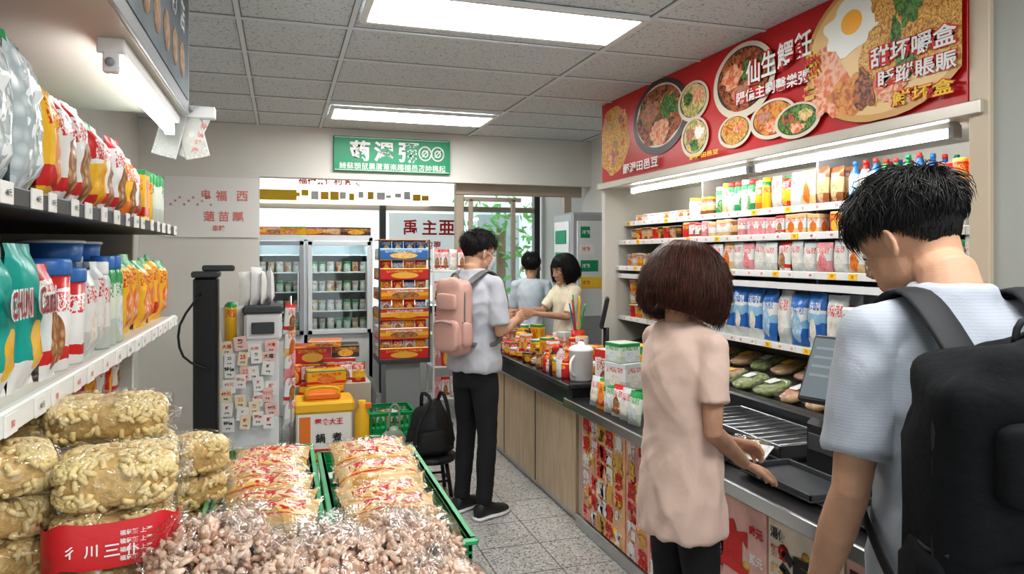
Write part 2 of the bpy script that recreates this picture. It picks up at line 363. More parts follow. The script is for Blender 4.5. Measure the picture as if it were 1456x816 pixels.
LF=M('leaf',(.1,.3,.06),.6,var=.4); g=MB()
for i in range(360):
    c=V((R.uniform(2.6,5.0),R.uniform(11,12),R.gauss(1.75,.4)))
    d=V((R.uniform(-1,1),R.uniform(-1,1),R.uniform(-1,1))).normalized(); e=d.orthogonal().normalized()
    s_=R.uniform(.06,.13); g.add(([c-d*s_,c+e*s_*.4,c+d*s_,c-e*s_*.4],[[0,1,2,3]],None,False),LF)
g.cyl((3.5,11.5,-.04),(3.5,11.5,2),.08,M('bark',(.2,.13,.08),.9)); g.build('street_tree')
g=MB(); g.box(3.1,9,13,13.3,-.04,3.2,M('building_pale',(.78,.8,.81),.8),b=0)
for i in range(4): g.box(3.5+i*1.3,4.3+i*1.3,12.95,13,.8,2.3,GRYM,b=0)
g.build('building_across_street')
# ---------------------------------------------------------------- glass door fridges
g=MB(); FW=M('fridge_white',(.72,.75,.77),.35)
g.box(-.42,.86,7.75,7.85,0,1.72,FW); g.box(-.42,-.38,7.2,7.8,0,1.72,FW); g.box(.82,.86,7.2,7.8,0,1.72,FW); g.box(.2,.24,7.2,7.8,.1,1.7,FW)
g.box(-.42,.86,7.2,7.8,1.68,1.74,FW); g.box(-.42,.86,7.2,7.8,0,.78,FW)
for x0,x1 in((-.4,.2),(.24,.84)):
    for a in((x0,x0+.04,.78,1.68),(x1-.04,x1,.78,1.68),(x0,x1,.78,.82),(x0,x1,1.64,1.68)): g.box(a[0],a[1],7.16,7.2,a[2],a[3],GRYM if x0<0 else FW,b=.003)
    g.box(x0+.04,x1-.04,7.175,7.18,.82,1.64,GLASS,b=0); g.box(x1-.06,x1-.045,7.12,7.14,1.0,1.4,STEEL,b=.003)
    for z in(.82,1.0,1.19,1.38,1.55):
        g.box(x0,x1,7.25,7.75,z-.012,z,PLW,b=.001)
        if z<1.5:
            for i in range(7):
                g.item(proto('cup' if i%2 else 'can',.07,.1,.07),(P[R.choice(['cl','cl','cg','cr'])],PLW),T(x0+.06+i*.08,7.33,z)@RZ(R.uniform(0,360)))
FL=M('fridge_lamp',(.8,.95,1),.5,emit=26)
g.box(-.3,.15,7.22,7.25,1.66,1.675,FL); g.box(.3,.8,7.22,7.25,1.66,1.675,FL)
g.build('glass_door_fridge')
g=MB()
for i in range(5): g.item(proto('box',.3,.08,.2),(P[['or','yg','ry','br','dk'][i]],PLB),T(-.1+i*.2,7.45,1.745)@RZ(R.uniform(-20,20)))
g.build('carton_on_fridge')
# ---------------------------------------------------------------- carton tower
g=MB(); g.box(.85,1.15,6.2,6.5,0,.62,GRYM,b=.006); g.box(.78,1.22,6.12,6.55,.62,.66,DK)
z=.66
for i in range(6):
    h=.17; mm=[P['re'],P['or'],P['ry'],P['or'],P['re'],P['bl']][i]
    g.item(proto('box',.42,h*.55,.4),(mm,),T(1.0,6.32,z)@RZ(R.uniform(-3,3)))
    for j in range(4): g.item(proto('bag',.1,.13,.05,j%3),(P[['or','ry','wr','yr','re','bw'][(i+j)%6] if i<5 else 'bl'],),T(.85+j*.1,6.17,z+.04)@RX(-12))
    g.box(.78,1.22,6.13,6.5,z+h-.008,z+h,[REDP,YEP,ORP][i%3],b=.001); z+=h
for x in(.78,1.21): g.box(x,x+.012,6.12,6.14,.62,z,DK)
g.build('snack_carton_tower')
g=MB(); 
for x in(1.34,1.66): g.box(x,x+.02,6.6,6.62,0,1.62,PLW); g.box(x,x+.02,6.9,6.92,0,1.62,PLW)
for z in(.2,.5,.8,1.1,1.4):
    g.box(1.34,1.68,6.6,6.92,z-.015,z,PLW)
    for j in range(4): g.item(proto(R.choice(['bag','box']),.075,.2,.05,j%3),(P[R.choice(['wr','wr','pk','re','cl'])],),T(1.39+j*.08,6.65,z))
g.build('snack_rack')
# ---------------------------------------------------------------- left shelf unit
def fill(mb,side,xf,z,spec,rows=2,jit=.004):
    y=spec[0]
    for ye,kind,w,h,d,ms,lid in spec[1:]:
        while y+w<=ye+.001:
            hh=h; mm=R.choice(ms); sd=R.randrange(3); q=R.uniform(.93,1.04)
            for r in range(rows):
                x=xf-side*(d/2+.012+r*(d+.01))
                rot=RZ(90*side+R.uniform(-10,10)) if kind in('bag','box') else RZ(R.uniform(0,360))
                ld=R.choice(lid) if isinstance(lid,(list,tuple)) else lid
                mb.item(proto(kind,w*.97,h,d,sd),(P[mm] if isinstance(mm,str) else mm,ld),T(x+R.uniform(-jit,jit),y+w/2,z)@rot@(RX(R.uniform(-4,1)) if kind=='bag' else SC(1,1,1))@SC(1,1,q))
            y+=w
        y=ye
SHW=M('shelf_cream',(.64,.62,.56),.5); SHD=M('shelf_dark',(.06,.06,.06),.5)
g=MB()
g.box(-1.12,-1.08,-.6,3.4,0,2.15,SHW); g.box(-1.1,-.45,-.6,3.4,1.635,1.662,SHD); g.box(-1.1,-.45,-.6,3.4,1.255,1.283,SHW); g.box(-1.1,-.62,-.6,3.4,.97,.99,SHW); g.box(-1.1,-.62,-.6,3.4,.2,.23,SHW)
g.box(-.452,-.436,-.6,3.4,1.632,1.668,SHD); g.box(-.455,-.436,-.6,3.4,1.245,1.29,WHT)
for y in(-.6,1.4,3.38): g.box(-1.1,-.6,y,y+.02,0,1.66,SHW)
y=.5
while y<3.35:
    w=R.uniform(.04,.07); g.box(-.436,-.432,y,y+w,1.634,1.672,PAPER,b=.001)
    g.text(R.choice(['25元','39','48元','15','59元']),(-.432,y+w/2,1.653),(0,1,0),(0,0,1),.012,INKK)
    g.box(-.436,-.432,y+.02,y+.02+w,1.247,1.284,PAPER,b=.001); g.text(R.choice(['30','45元','68','99元']),(-.432,y+.02+w/2,1.266),(0,1,0),(0,0,1),.012,R.choice([INKK,INKR]))
    y+=w+R.uniform(.04,.13)
g.build('shelf_unit_left')
g=MB()
CW=pack('pk_cellophane_glints',[(0,(.62,.67,.68)),(.12,(.5,.56,.57)),(.94,GR)],((.75,.78,.78),(.42,.48,.49)),(.84,.87,.87),(.5,.5,.6),rough=.12,sb=(.05,.9),ss=5)  # pale blotches paint the white glints of crinkled clear film into the colour
fill(g,1,-.45,1.662,[.55,(1.75,'bag',.15,.31,.09,[CW],PLW),(2.15,'bag',.13,.27,.08,['yr','ry','wr','or'],PLW),(2.6,'bag',.125,.24,.08,['ry','wr','ry','yr'],PLW),(2.8,'bag',.1,.22,.06,['wr','or'],PLW),(2.95,'box',.08,.2,.06,['yg','yr'],PLW),(3.36,'can',.07,.2,.07,['yg','cg','yg'],GRP)],rows=3)
g.build('snack_bags_on_top_shelf')
g=MB()
fill(g,1,-.45,1.283,[.535,(1.74,'bag',.15,.30,.07,['te'],PLW),(1.84,'bag',.09,.24,.05,['wr'],PLW),(2.08,'tub',.115,.25,.12,['wr','cr'],[BLUEP,ORP]),(2.26,'bag',.085,.24,.06,['cl','wr'],PLW),(2.52,'jar',.075,.26,.075,['cl','cg','wr'],[BLUEP,PLW]),(2.85,'bag',.13,.27,.08,['yg','yr'],PLW),(3.36,'bag',.125,.26,.08,['yr','or','yg'],PLW)],rows=3)
for y in(2.25,2.45): g.item(proto('tub',.16,.06,.16),(BLUEP,PLW),T(-.6,y,1.53))
for t,y,s_ in(('CHUNI',1.51,.05),('Cauai',1.66,.055)):
    g.text(t,(-.452,y,1.46),(0,1,0),(.0,0,1),s_*1.15,INKW,bold=.1,w=.118,off=.004); g.text(t,(-.452,y,1.46),(0,1,0),(.0,0,1),s_,M('ink_maroon',(.3,.04,.05),.5),w=.108,off=.0065,bold=.02)
g.build('packets_on_middle_shelf')
g=MB()
fill(g,1,-.6,.99,[.5,(1.6,'tub',.12,.16,.12,['br','dk','cr'],PLB),(2.6,'can',.085,.17,.085,['re','wr','gw','dk'],STEEL),(3.36,'bag',.13,.2,.07,['re','yg','wr'],PLW)],rows=3)
g.build('canned_goods_low_shelf')
g=MB()
PD=M('poster_slate',(.13,.17,.2),.5,var=.3,vscale=3)
g.box(-1.12,-.39,-.6,3.36,2.15,2.7,SHW,b=.003); g.box(-.39,-.38,-.6,3.36,2.15,2.7,GRYM,b=.002); g.box(-.38,-.376,.2,3.3,2.2,2.68,PD,b=.001)
for i,t in enumerate('聯齋衛廠蘭店'): g.text(t,(-.376,2.0+.22*i,2.5),(0,1,0),(0,0,1),.13,INKW)
for i in range(7): g.add(lathe([(.001,0),(.07,0),(.07,.002),(.001,.003)],20),M('ink_tan',(.45,.3,.2),.6,var=.3,vscale=30),T(-.376,1.9+.2*i,2.32)@RY(90))
g.build('shelf_canopy_left')
g=MB(); TUBE=M('tube_light',(1,1,1),.5,emit=18)
g.box(-.485,-.415,2.22,3.35,2.105,2.15,WHT); g.cyl((-.45,2.25,2.075),(-.45,3.3,2.075),.02,TUBE,14)
for y in(2.23,3.31): g.box(-.47,-.43,y-.012,y+.012,2.052,2.11,WHT)
g.cyl((-.45,2.208,2.08),(-.45,2.22,2.08),.012,GRYM)
g.build('shelf_tube_light')
g=MB()
for i,(a,b_) in enumerate(((14,-.04),(-14,.0),(24,.05))):
    mx=T(-.40+b_,3.42+i*.02,2.17)@RY(a)
    g.box(-.05,.05,-.006,.006,-.2,0,PLW if i!=1 else PAPER,b=.003,Mx=mx)
    g.add(pillow(.1,.2,.02,8,8,i),CLEAR,mx@T(0,-.01,-.2))
for i in range(4): g.text('特價好康'[i],(-.325-.012*i,3.40,2.11-.035*i),(.96,0,-.2),(.2,0,.96),.026,INKF)
g.box(-.46,-.28,3.4,3.46,2.15,2.20,PLW); g.cyl((-.38,3.34,2.18),(-.38,3.45,2.18),.012,GRYM); g.build('hanging_price_card')
# ---------------------------------------------------------------- foreground display table and goods
g=MB(); g.box(-.60,.42,.75,2.42,.8,.84,M('table_steel',(.5,.5,.5),.4,.6)); 
for x in(-.58,.38):
    for y in(.78,2.38): g.box(x,x+.03,y,y+.03,0,.8,GRYM)
g.box(-.58,.4,.78,2.4,.25,.27,GRYM); g.build('display_table')
MAC=M('macaroni',(.84,.66,.33),.4,var=.14,vscale=30); MACB=M('macaroni_bed',(.62,.42,.17),.6,bump=.5,bscale=70,var=.2,vscale=60)
def macpiece(r=.0052,l=.02,n=6):
    pts=[(r*1.2*(1-math.cos(a)),0,l*.6*math.sin(a)) for a in(-.9,-.3,.3,.9)]
    return tube([V((p[0]*1.5,0,p[2])) for p in pts],r,n)
MP=macpiece()
def rmat():
    return Matrix.Rotation(R.uniform(0,6.28),4,V((R.uniform(-1,1),R.uniform(-1,1),R.uniform(-1,1))).normalized())
def tang(n):
    n=V(n).normalized(); r=V((R.uniform(-1,1),R.uniform(-1,1),R.uniform(-1,1))); z=(r-n*r.dot(n)*.85).normalized(); x=(n-z*n.dot(z)).normalized(); y=z.cross(x)
    m=Matrix((( -x.x,-y.x,z.x,0),(-x.y,-y.y,z.y,0),(-x.z,-y.z,z.z,0),(0,0,0,1))); return m
def pasta(mb,Mx,w=.24,d=.16,h=.1,n=480,band=None):
    mb.add(sell(w/2*.92,d/2*.9,h/2*.88,.5,.45,20,12,.04,14,R.random()*9),MACB,Mx)
    for i in range(n):
        a=R.uniform(-1.1,1.5); b=R.uniform(0,6.283); ca,sa,cb,sb_=math.cos(a),math.sin(a),math.cos(b),math.sin(b)
        p=V((w/2*.94*sep(ca,.5)*sep(cb,.45),d/2*.92*sep(ca,.5)*sep(sb_,.45),h/2*.92*sep(sa,.5)))
        nn=V((sep(ca,1.5)*sep(cb,1.55)/w,sep(ca,1.5)*sep(sb_,1.55)/d,sep(sa,1.5)/h))
        mb.add(MP,MAC,Mx@T(*p)@tang(nn if nn.length>0 else (0,0,1)))
    mb.add(sell(w/2*1.05,d/2*1.05,h/2*1.1,.45,.4,44,24,.07,30,R.random()*9),CLEAR,Mx)
    for sx in(-1,1):
        q=pillow(d*.8,.04,.006,8,3,R.random()); mb.add(q,CLEAR,Mx@T(sx*w*.5,0,0)@RZ(90)@RX(90)@T(0,0,-.017))
    if band:
        mb.add(grid_part([[V((w/2*1.07*math.copysign(abs(math.cos(t))**.45,math.cos(t)),-d/2*1.10*abs(math.sin(t))**.45,zz+.004*math.sin(7*t)+.01*math.sin(t))) for t in [math.pi*q/24 for q in range(25)]] for zz in(-h*.5,-h*.2,h*.1,h*.3)],closed=False,caps=False),band,Mx)
g=MB(); RB=M('band_red',(.66,.03,.04),.3,bump=.1,bscale=20)
def stack(x,y,z0,k,rot,w=.24,d=.16,h=.1,band=-1,lean=0):
    for i in range(k): pasta(g,T(x+R.uniform(-.008,.008)+lean*i,y+R.uniform(-.01,.01),z0+h/2+i*h*.96)@RZ(rot+R.uniform(-6,6))@RX(R.uniform(-3,3)),w,d,h,band=RB if i==band else None)
stack(-.28,1.43,.84,4,10,w=.2,h=.095,band=2); stack(-.455,1.43,.84,5,25,w=.16,d=.15,h=.08)
stack(-.335,1.68,.84,5,8,w=.23,d=.16,h=.086); stack(-.5,1.68,.84,4,15,w=.16)
stack(-.22,1.93,.84,3,30,w=.17,d=.15,h=.09); stack(-.42,1.95,.84,3,5,w=.22); stack(-.3,2.2,.84,2,10,w=.22)
stack(-.32,1.2,.84,2,5,w=.22,d=.16,h=.09); stack(-.5,1.05,.84,3,10,w=.18,d=.15)
for k in range(4): g.text('彳川三仆'[k],(-.33+.03*k,1.335+.005*k,1.065-.003*k),(1,.17,0),(0,0,1),.02,INKW,off=.008)
for k in range(4): g.text('福氣麵 上選',(-.235,1.352,1.085-.014*k),(1,.17,0),(0,0,1),.009,INKW,off=.008)
g.build('macaroni_packs')
def crate(mb,x0,x1,y0,y1,z0,h,mat):
    t=.012
    mb.box(x0,x1,y0,y1,z0,z0+.012,mat)
    for z in(z0,z0+h*.45,z0+h-.03):
        hh=.03
        mb.box(x0,x1,y0,y0+t,z,z+hh,mat); mb.box(x0,x1,y1-t,y1,z,z+hh,mat); mb.box(x0,x0+t,y0,y1,z,z+hh,mat); mb.box(x1-t,x1,y0,y1,z,z+hh,mat)
    for a in((x0-.01,x1+.01,y0-.01,y0+t),(x0-.01,x1+.01,y1-t,y1+.01),(x0-.01,x0+t,y0,y1),(x1-t,x1+.01,y0,y1)): mb.box(*a,z0+h-.012,z0+h,mat)
    n=max(3,int((x1-x0)/.035))
    for i in range(n+1):
        x=x0+(x1-x0-t)*i/n; mb.box(x,x+t,y0+.002,y0+t-.002,z0,z0+h,mat,b=.001); mb.box(x,x+t,y1-t+.002,y1-.002,z0,z0+h,mat,b=.001)
    n=max(3,int((y1-y0)/.035))
    for i in range(n+1):
        y=y0+(y1-y0-t)*i/n; mb.box(x0+.002,x0+t-.002,y,y+t,z0,z0+h,mat,b=.001); mb.box(x1-t+.002,x1-.002,y,y+t,z0,z0+h,mat,b=.001)
CG=M('crate_green',(.008,.33,.11),.35)
for (x0,x1,y0,y1) in((-.17,.085,1.52,2.36),(.11,.385,1.47,2.25)):
    g=MB(); crate(g,x0,x1,y0,y1,.84,.11,CG); g.build('green_crate')
BUN=pack('pk_bun',[(0,(.8,.58,.3)),(.25,(.76,.48,.18)),(.42,(.66,.05,.03)),(.46,(.85,.55,.1)),(.52,(.8,.6,.32)),(.8,(.72,.42,.14))],((.8,.55,.2),(.62,.3,.07)),(.62,.04,.03),(.3,.22,.17),.25,(.5,.84),7)
g=MB()
for xc,ys,ks in((-.045,(1.62,1.72,1.82,1.92,2.02,2.12,2.22),(1,2,2,2,2,2,2)),(.245,(1.57,1.67,1.77,1.87,1.97,2.07),(1,2,2,3,3,3))):
    for y,k in zip(ys,ks):
        for i in range(k):
            q=pillow(.22,.13,.062,16,12,R.random()*20,.05)
            mx=T(xc+R.uniform(-.012,.012),y-.07+R.uniform(-.01,.01),.885+i*.036)@RZ(R.uniform(-9,9))@RX(-68+R.uniform(-4,4))
            g.add(q,BUN,mx)
            q2=pillow(.235,.14,.072,16,12,R.random()*20,.05); g.add(q2,CLEAR,mx)
g.build('bread_bun_packs')
PUF=M('puffed_snack',(.5,.29,.2),.5,var=.3,vscale=80,coat=.2); PUF2=M('puffed_snack_pale',(.74,.54,.42),.5,var=.25,vscale=80,coat=.2)
FILM2=film('bag_film_glossy',.09,(1,1,1),.07,30,1.0,.35)
g=MB(); PB=[sell(.0125,.0065,.0055,1,1,7,5,.9,120,i*3.3) for i in range(6)]
for (cx,cy,rx,ry,h) in((-.11,1.36,.14,.11,.21),(.06,1.31,.14,.12,.19),(.22,1.36,.12,.12,.18),(.26,1.27,.1,.08,.13)):
    g.add(sell(rx*.92,ry*.92,h*.92,.75,.75,20,10,.1,10,cx*9),PUF,T(cx,cy,.86))
    for i in range(1250):
        a=R.uniform(.02,1.5); b=R.uniform(0,6.283); s_=1+.14*noise.noise(V((cx*9+math.cos(b)*2,math.sin(b)*2,a*3)))
        p=V((rx*s_*math.cos(a)**.75*math.cos(b),ry*s_*math.cos(a)**.75*math.sin(b),h*s_*math.sin(a)**.75))
        g.add(R.choice(PB),R.choice([PUF,PUF2,PUF2]),T(cx+p.x,cy+p.y,.86+p.z)@rmat()@SC(R.uniform(.6,1.4),1,1))
    g.add(sell(rx*1.1,ry*1.1,h*1.09,.7,.7,40,22,.16,22,cx*5),FILM2,T(cx,cy,.86))
    q=pillow(.12,.06,.01,10,4,cx); g.add(q,FILM2,T(cx+.02,cy-.03,.86+h*1.0)@RZ(cx*200)@RX(-40))
g.build('puffed_snack_bags')
# ---------------------------------------------------------------- mid-left clutter
g=MB(); g.box(-.55,-.4,5.05,5.2,0,1.40,PLB,b=.015); g.box(-.56,-.39,5.04,5.21,1.40,1.44,DK,b=.01); g.box(-.5,-.3,5.1,5.16,1.44,1.48,DK,b=.01)
g.add(tube(smoothpath([(-.5,5.05,1.3),(-.62,5.0,1.1),(-.6,5.0,.9),(-.45,5.03,.8)]),.008,6),PLB); g.build('black_entry_post')
g=MB(); g.box(-.38,-.02,5.25,5.65,0,.95,M('cabinet_white',(.7,.72,.73),.45),b=.008); g.box(-.37,-.03,5.24,5.25,.02,.42,FW)
cols=[PAPER,PAPER,PAPER,M('card_pink',(.8,.55,.5),.6),M('card_cream',(.8,.7,.5),.6)]
for i in range(28):
    x=-.34+.085*(i%4)+R.uniform(-.02,.02); z=.92-.085*(i//4)+R.uniform(-.03,.03); mc=T(x,5.225-.002*i,z)@RY(R.uniform(-9,9)); w_=R.uniform(.03,.042); g.box(-w_,w_,0,.002,-.05,.045,cols[R.randrange(5)],b=.0005,Mx=mc)
    g.text(R.choice(['特價','25','大福','49元','鮮','熱']),(x,5.225-.002*i,z+.012),(1,0,0),(0,0,1),R.uniform(.02,.035),R.choice([INKR,INKF,INKK])); g.text(R.choice(['好味','每包','新品']),(x,5.225-.002*i,z-.025),(1,0,0),(0,0,1),.014,INKK)
g.build('price_card_cabinet')
g=MB(); g.box(-.25,0.0,5.28,5.6,.95,1.14,PLW,b=.02); g.box(-.26,.01,5.27,5.6,1.14,1.19,DK,b=.012); g.box(-.2,-.05,5.255,5.27,1.0,1.08,DK,b=.004)
g.build('receipt_printer')
g=MB()
for i in range(6): g.add(pillow(.14,.24+.03*(i%2),.06,seed=i),PLW if i%2 else PAPER,T(-.33+.05*i,5.4+.02*i,1.19 if i>1 else .95)@RZ(20*i)@RY(-12+5*i))
g.add(lathe([(.04,0),(.04,.25),(.02,.27)],12),P['yg'],T(-.34,5.36,.95)); g.build('plastic_bag_bundle')
g=MB()
for i in range(5): g.item(proto('bag',.11,.22,.06,i%3),(P[['wr','cr','pk','wr','cl'][i]],),T(.045,5.40+.01*i,.98-.17*i)@RZ(50)@RY(6))
g.cyl((.06,5.42,0),(.06,5.42,1.25),.008,STEEL,8); g.add(lathe([(.12,0),(.12,.01),(.02,.02)],16),DK,T(.06,5.42,0)); g.build('hanging_snack_strip')
g=MB(); g.box(0.08,.70,5.98,6.4,0,.5,M('stock_table',(.55,.5,.42),.6)); g.build('stock_table')
g=MB()
for (x,y,z,w,h,m) in((.16,6.15,.5,.28,.16,'re'),(.46,6.15,.5,.26,.2,'wr'),(.24,6.2,.66,.3,.14,'re'),(.51,6.2,.7,.22,.1,'dk'),(.34,6.1,.8,.26,.05,'or')):
    g.item(proto('box',w,h,.24),(P[m],),T(x,y,z)@RZ(R.uniform(-8,8)))
for i in range(6): g.item(proto('bag',.12,.17,.05,i%3),(P[['re','wr','ry'][i%3]],),T(.1+.1*i,6.01,.5)@RX(-10))
g.build('red_snack_cartons')
g=MB()
g.box(0.10,.50,5.45,5.75,0.0,.4,PAPER,b=.01); g.box(0.08,.52,5.43,5.77,.38,.47,YEP,b=.02); g.box(.16,.42,5.5,5.7,.47,.52,ORP,b=.015)
g.add(tube(smoothpath([(.18,5.5,.5),(.18,5.5,.55),(.29,5.48,.57),(.4,5.5,.55),(.4,5.5,.5)]),.012,8),YEP)
g.box(.12,.48,5.446,5.45,.02,.12,REDP,b=.001); g.box(.12,.2,5.446,5.45,.14,.36,ORP,b=.001)
for x,t in((.27,'鍋'),(.39,'煮')): g.text(t,(x,5.445,.2),(1,0,0),(0,0,1),.07,INKK)
g.text('零食大王',(.33,5.445,.32),(1,0,0),(0,0,1),.05,INKR); g.text('香脆好味道',(.3,5.445,.07),(1,0,0),(0,0,1),.05,INKY); g.build('yellow_lidded_carton')
g=MB(); g.item(proto('box',.3,.1,.24),(P['or'],),T(.3,5.86,.0)@RZ(4)); g.item(proto('box',.34,.42,.16),(P['re'],),T(.3,5.88,.1)@RZ(-3)); g.item(proto('box',.3,.12,.14),(P['yr'],),T(.33,5.88,.52)@RZ(5)); g.build('orange_carton_pile')
g=MB(); g.add(lathe([(.045,0),(.055,.02),(.055,.3),(.03,.36),(.03,.4)],14),YEP,T(.57,5.45,0.0)@SC(1,1,1.15)); g.box(.54,.64,5.43,5.47,.4,.44,ORP); g.build('yellow_bottle')
g=MB(); crate(g,.64,.98,5.52,5.87,0,.34,CG); g.box(.66,.96,5.54,5.85,.02,.22,GRP); g.build('green_storage_crate')
g=MB()
for i in range(5): g.item(proto('box',.09,.1,.07),(P[['gw','yg','cl','wr','gw'][i]],),T(.71+.05*i,5.65+.03*(i%3),.22)@RZ(R.uniform(0,90)))
g.build('packets_in_crate')
g=MB(); g.add(sell(.17,.13,.22,.8,.7,20,12,.2,8,2),film('bag_milky',.3,(.9,.92,.92),.3),T(.66,6.75,.24)); g.add(sell(.12,.1,.16,.8,.7,12,8,.2,8,2),P['wr'],T(.66,6.75,.2)); g.build('shopping_bag')
g=MB(); g.add(lathe([(.001,.22),(.15,.22),(.16,.235),(.155,.255),(.001,.26)],20),PLB,T(.93,4.6,0))
for a in range(4): 
    c,s_=math.cos(a*1.57+.78),math.sin(a*1.57+.78); g.cyl((.93+c*.11,4.6+s_*.11,.22),(.93+c*.15,4.6+s_*.15,0),.013,PLB,8)
for a in range(4):
    c,s_=math.cos(a*1.57+.78),math.sin(a*1.57+.78); c2,s2=math.cos(a*1.57+2.35),math.sin(a*1.57+2.35); g.cyl((.93+c*.135,4.6+s_*.135,.1),(.93+c2*.135,4.6+s2*.135,.1),.008,PLB,6)
g.build('stool')
g=MB(); BAGK=M('bag_black',(.018,.018,.02),.6,bump=.4,bscale=20)
rows=[]
for z,rx,ry,dx in((0,.11,.09,0),(.02,.145,.11,0),(.08,.15,.115,.005),(.16,.14,.10,.0),(.23,.12,.085,-.01),(.28,.10,.06,-.015),(.31,.085,.03,-.015),(.33,.07,.012,-.015)):
    rows.append([V((.92+dx+rx*(1+.25*noise.noise(V((math.cos(q)*2.5,math.sin(q)*2.5,z*16))))*math.cos(q),4.6+ry*(1+.3*noise.noise(V((math.cos(q)*3,5,z*18))))*math.sin(q),.262+z+.03*math.cos(q)*(z/.33))) for q in[2*math.pi*j/28 for j in range(28)]])
g.add(grid_part(rows),BAGK)
for s in(-1,1): g.add(tube(smoothpath([(.91+s*.05,4.6,.57),(.92+s*.06,4.56,.66),(.95+s*.05,4.5,.62),(.92+s*.1,4.47,.48),(.92+s*.12,4.49,.33)]),[.012]*13,8,asp=.3,ref=(0,-1,.2)),BAGK)
g.add(sell(.09,.04,.07,.5,.6,14,8,.15,20),BAGK,T(.92,4.5,.36)); g.build('handbag_black')
g=MB(); g.add(sell(.1,.09,.2,.8,.8,18,12,.25,9,4),M('bag_olive',(.28,.33,.25),.4,bump=.4,bscale=20),T(.72,4.85,.2)); g.add(tube(smoothpath([(.68,4.85,.36),(.70,4.85,.52),(.75,4.85,.52),(.76,4.85,.36)]),.008,6),M('bag_olive',(0,0,0))); g.build('carrier_bag')
# ---------------------------------------------------------------- counters
def woodmat():
    m,nt,N,L,b=nm('pale_wood'); b.inputs['Roughness'].default_value=.45
    tc=N.new('ShaderNodeTexCoord'); mp=N.new('ShaderNodeMapping'); mp.inputs['Scale'].default_value=(8,8,.8); L.new(tc.outputs['Object'],mp.inputs[0])
    n=N.new('ShaderNodeTexNoise'); n.inputs['Scale'].default_value=5; n.inputs['Detail'].default_value=8; n.inputs['Distortion'].default_value=.5; L.new(mp.outputs[0],n.inputs['Vector'])
    r=N.new('ShaderNodeValToRGB'); r.color_ramp.elements[0].position=.3; r.color_ramp.elements[0].color=(.48,.36,.24,1); r.color_ramp.elements[1].position=.7; r.color_ramp.elements[1].color=(.66,.53,.38,1)
    L.new(n.outputs[0],r.inputs[0]); L.new(r.outputs[0],b.inputs['Base Color']); return m
WOOD=woodmat(); GRAN=M('black_granite',(.03,.03,.032),.12,var=.4,vscale=90)
g=MB(); g.box(1.61,2.05,3.82,5.9,.05,.66,WOOD,b=.003); g.box(1.63,2.05,3.82,5.9,0,.05,STEEL); g.box(1.58,2.07,3.8,5.92,.66,.78,GRAN); g.box(1.55,2.1,3.78,5.94,.78,.81,GRAN,b=.01)
for y in(4.5,5.2): g.box(1.606,1.612,y,y+.006,.05,.66,DK,b=0)
g.box(1.575,1.581,3.8,5.92,.66,.675,STEEL,b=.001); g.build('checkout_counter')
g=MB(); CB=M('counter_body',(.45,.4,.33),.5)
g.box(1.62,2.2,.2,3.8,.07,.66,CB); g.box(1.60,2.2,.2,3.8,0,.07,STEEL); g.box(1.57,2.22,.2,3.8,.66,.7,STEEL,b=.004); g.box(1.53,2.22,.2,3.78,.7,.735,PLB,b=.01); g.box(1.52,1.535,.2,3.78,.69,.74,STEEL,b=.005)
for i in range(3): g.cyl((1.66+i*.07,.3,.742),(1.66+i*.07,3.0,.742),.007,STEEL,8)
g.build('food_counter')
cols=[M('panel_peach',(.82,.46,.24),.5,var=.3,vscale=9),M('panel_pink',(.82,.42,.36),.5,var=.3,vscale=9),M('panel_white',(.82,.74,.62),.5,var=.12,vscale=9),M('panel_blush',(.84,.5,.45),.5,var=.25,vscale=8)]
glyphs='鮮蝦腸粉滷肉飯喜慶糖醋魚排茶葉蛋關東煮熱湯麵好吃便宜福祿壽'
y=.3; i=0
g=MB()
while y<3.7:
    w=.36; y1=min(y+w,3.72); pm=cols[[2,2,3,3,2,3,2,1,0,1][i%10]]
    g.box(1.606,1.62,y+.005,y1-.005,.08,.65,pm,b=.002)
    gi=i*5
    for r in range(16): g.add(lathe([(.001,0),(.015+.02*R.random(),0),(.001,.001)],10),R.choice([INKG,INKR,INKY,INKW,INKG]),T(1.6057,R.uniform(y+.05,y1-.05),R.uniform(.13,.6))@RY(-90))
    if y>2.3:
        for c in range(3):
            for r in range(6): g.text(glyphs[(gi+c*3+r)%len(glyphs)],(1.605,y1-.07-c*.11,.6-.095*r),(0,-1,0),(0,0,1),.085,[INKR,INKW,INKW,INKG,INKR][(c*2+r+i)%5],bold=.05)
    else:
        g.text(glyphs[gi%len(glyphs)],(1.605,(y+y1)/2+.02,.47),(0,-1,0),(0,0,1),.19,[INKR,INKK,INKR][i%3],bold=.05)
        g.text(glyphs[(gi+2)%len(glyphs)],(1.605,(y+y1)/2-.03,.28),(0,-1,0),(0,0,1),.14,[INKG,INKR,INKW][i%3],bold=.04)
        for r in range(5): g.text(glyphs[(gi+r)%len(glyphs)]+glyphs[(gi+r+4)%len(glyphs)],(1.605,y1-.06,.6-.06*r),(0,-1,0),(0,0,1),.04,[INKK,INKR,INKG][r%3])
        for r in range(4): g.text(glyphs[(gi+r+9)%len(glyphs)]+'元',(1.605,y+.06,.56-.1*r),(0,-1,0),(0,0,1),.04,[INKR,INKW][r%2],bold=.04)
        g.text(glyphs[(gi+6)%len(glyphs)]+'特價中',(1.605,(y+y1)/2,.14),(0,-1,0),(0,0,1),.06,INKR)
    y=y1; i+=1
g.build('counter_front_posters')
g=MB()
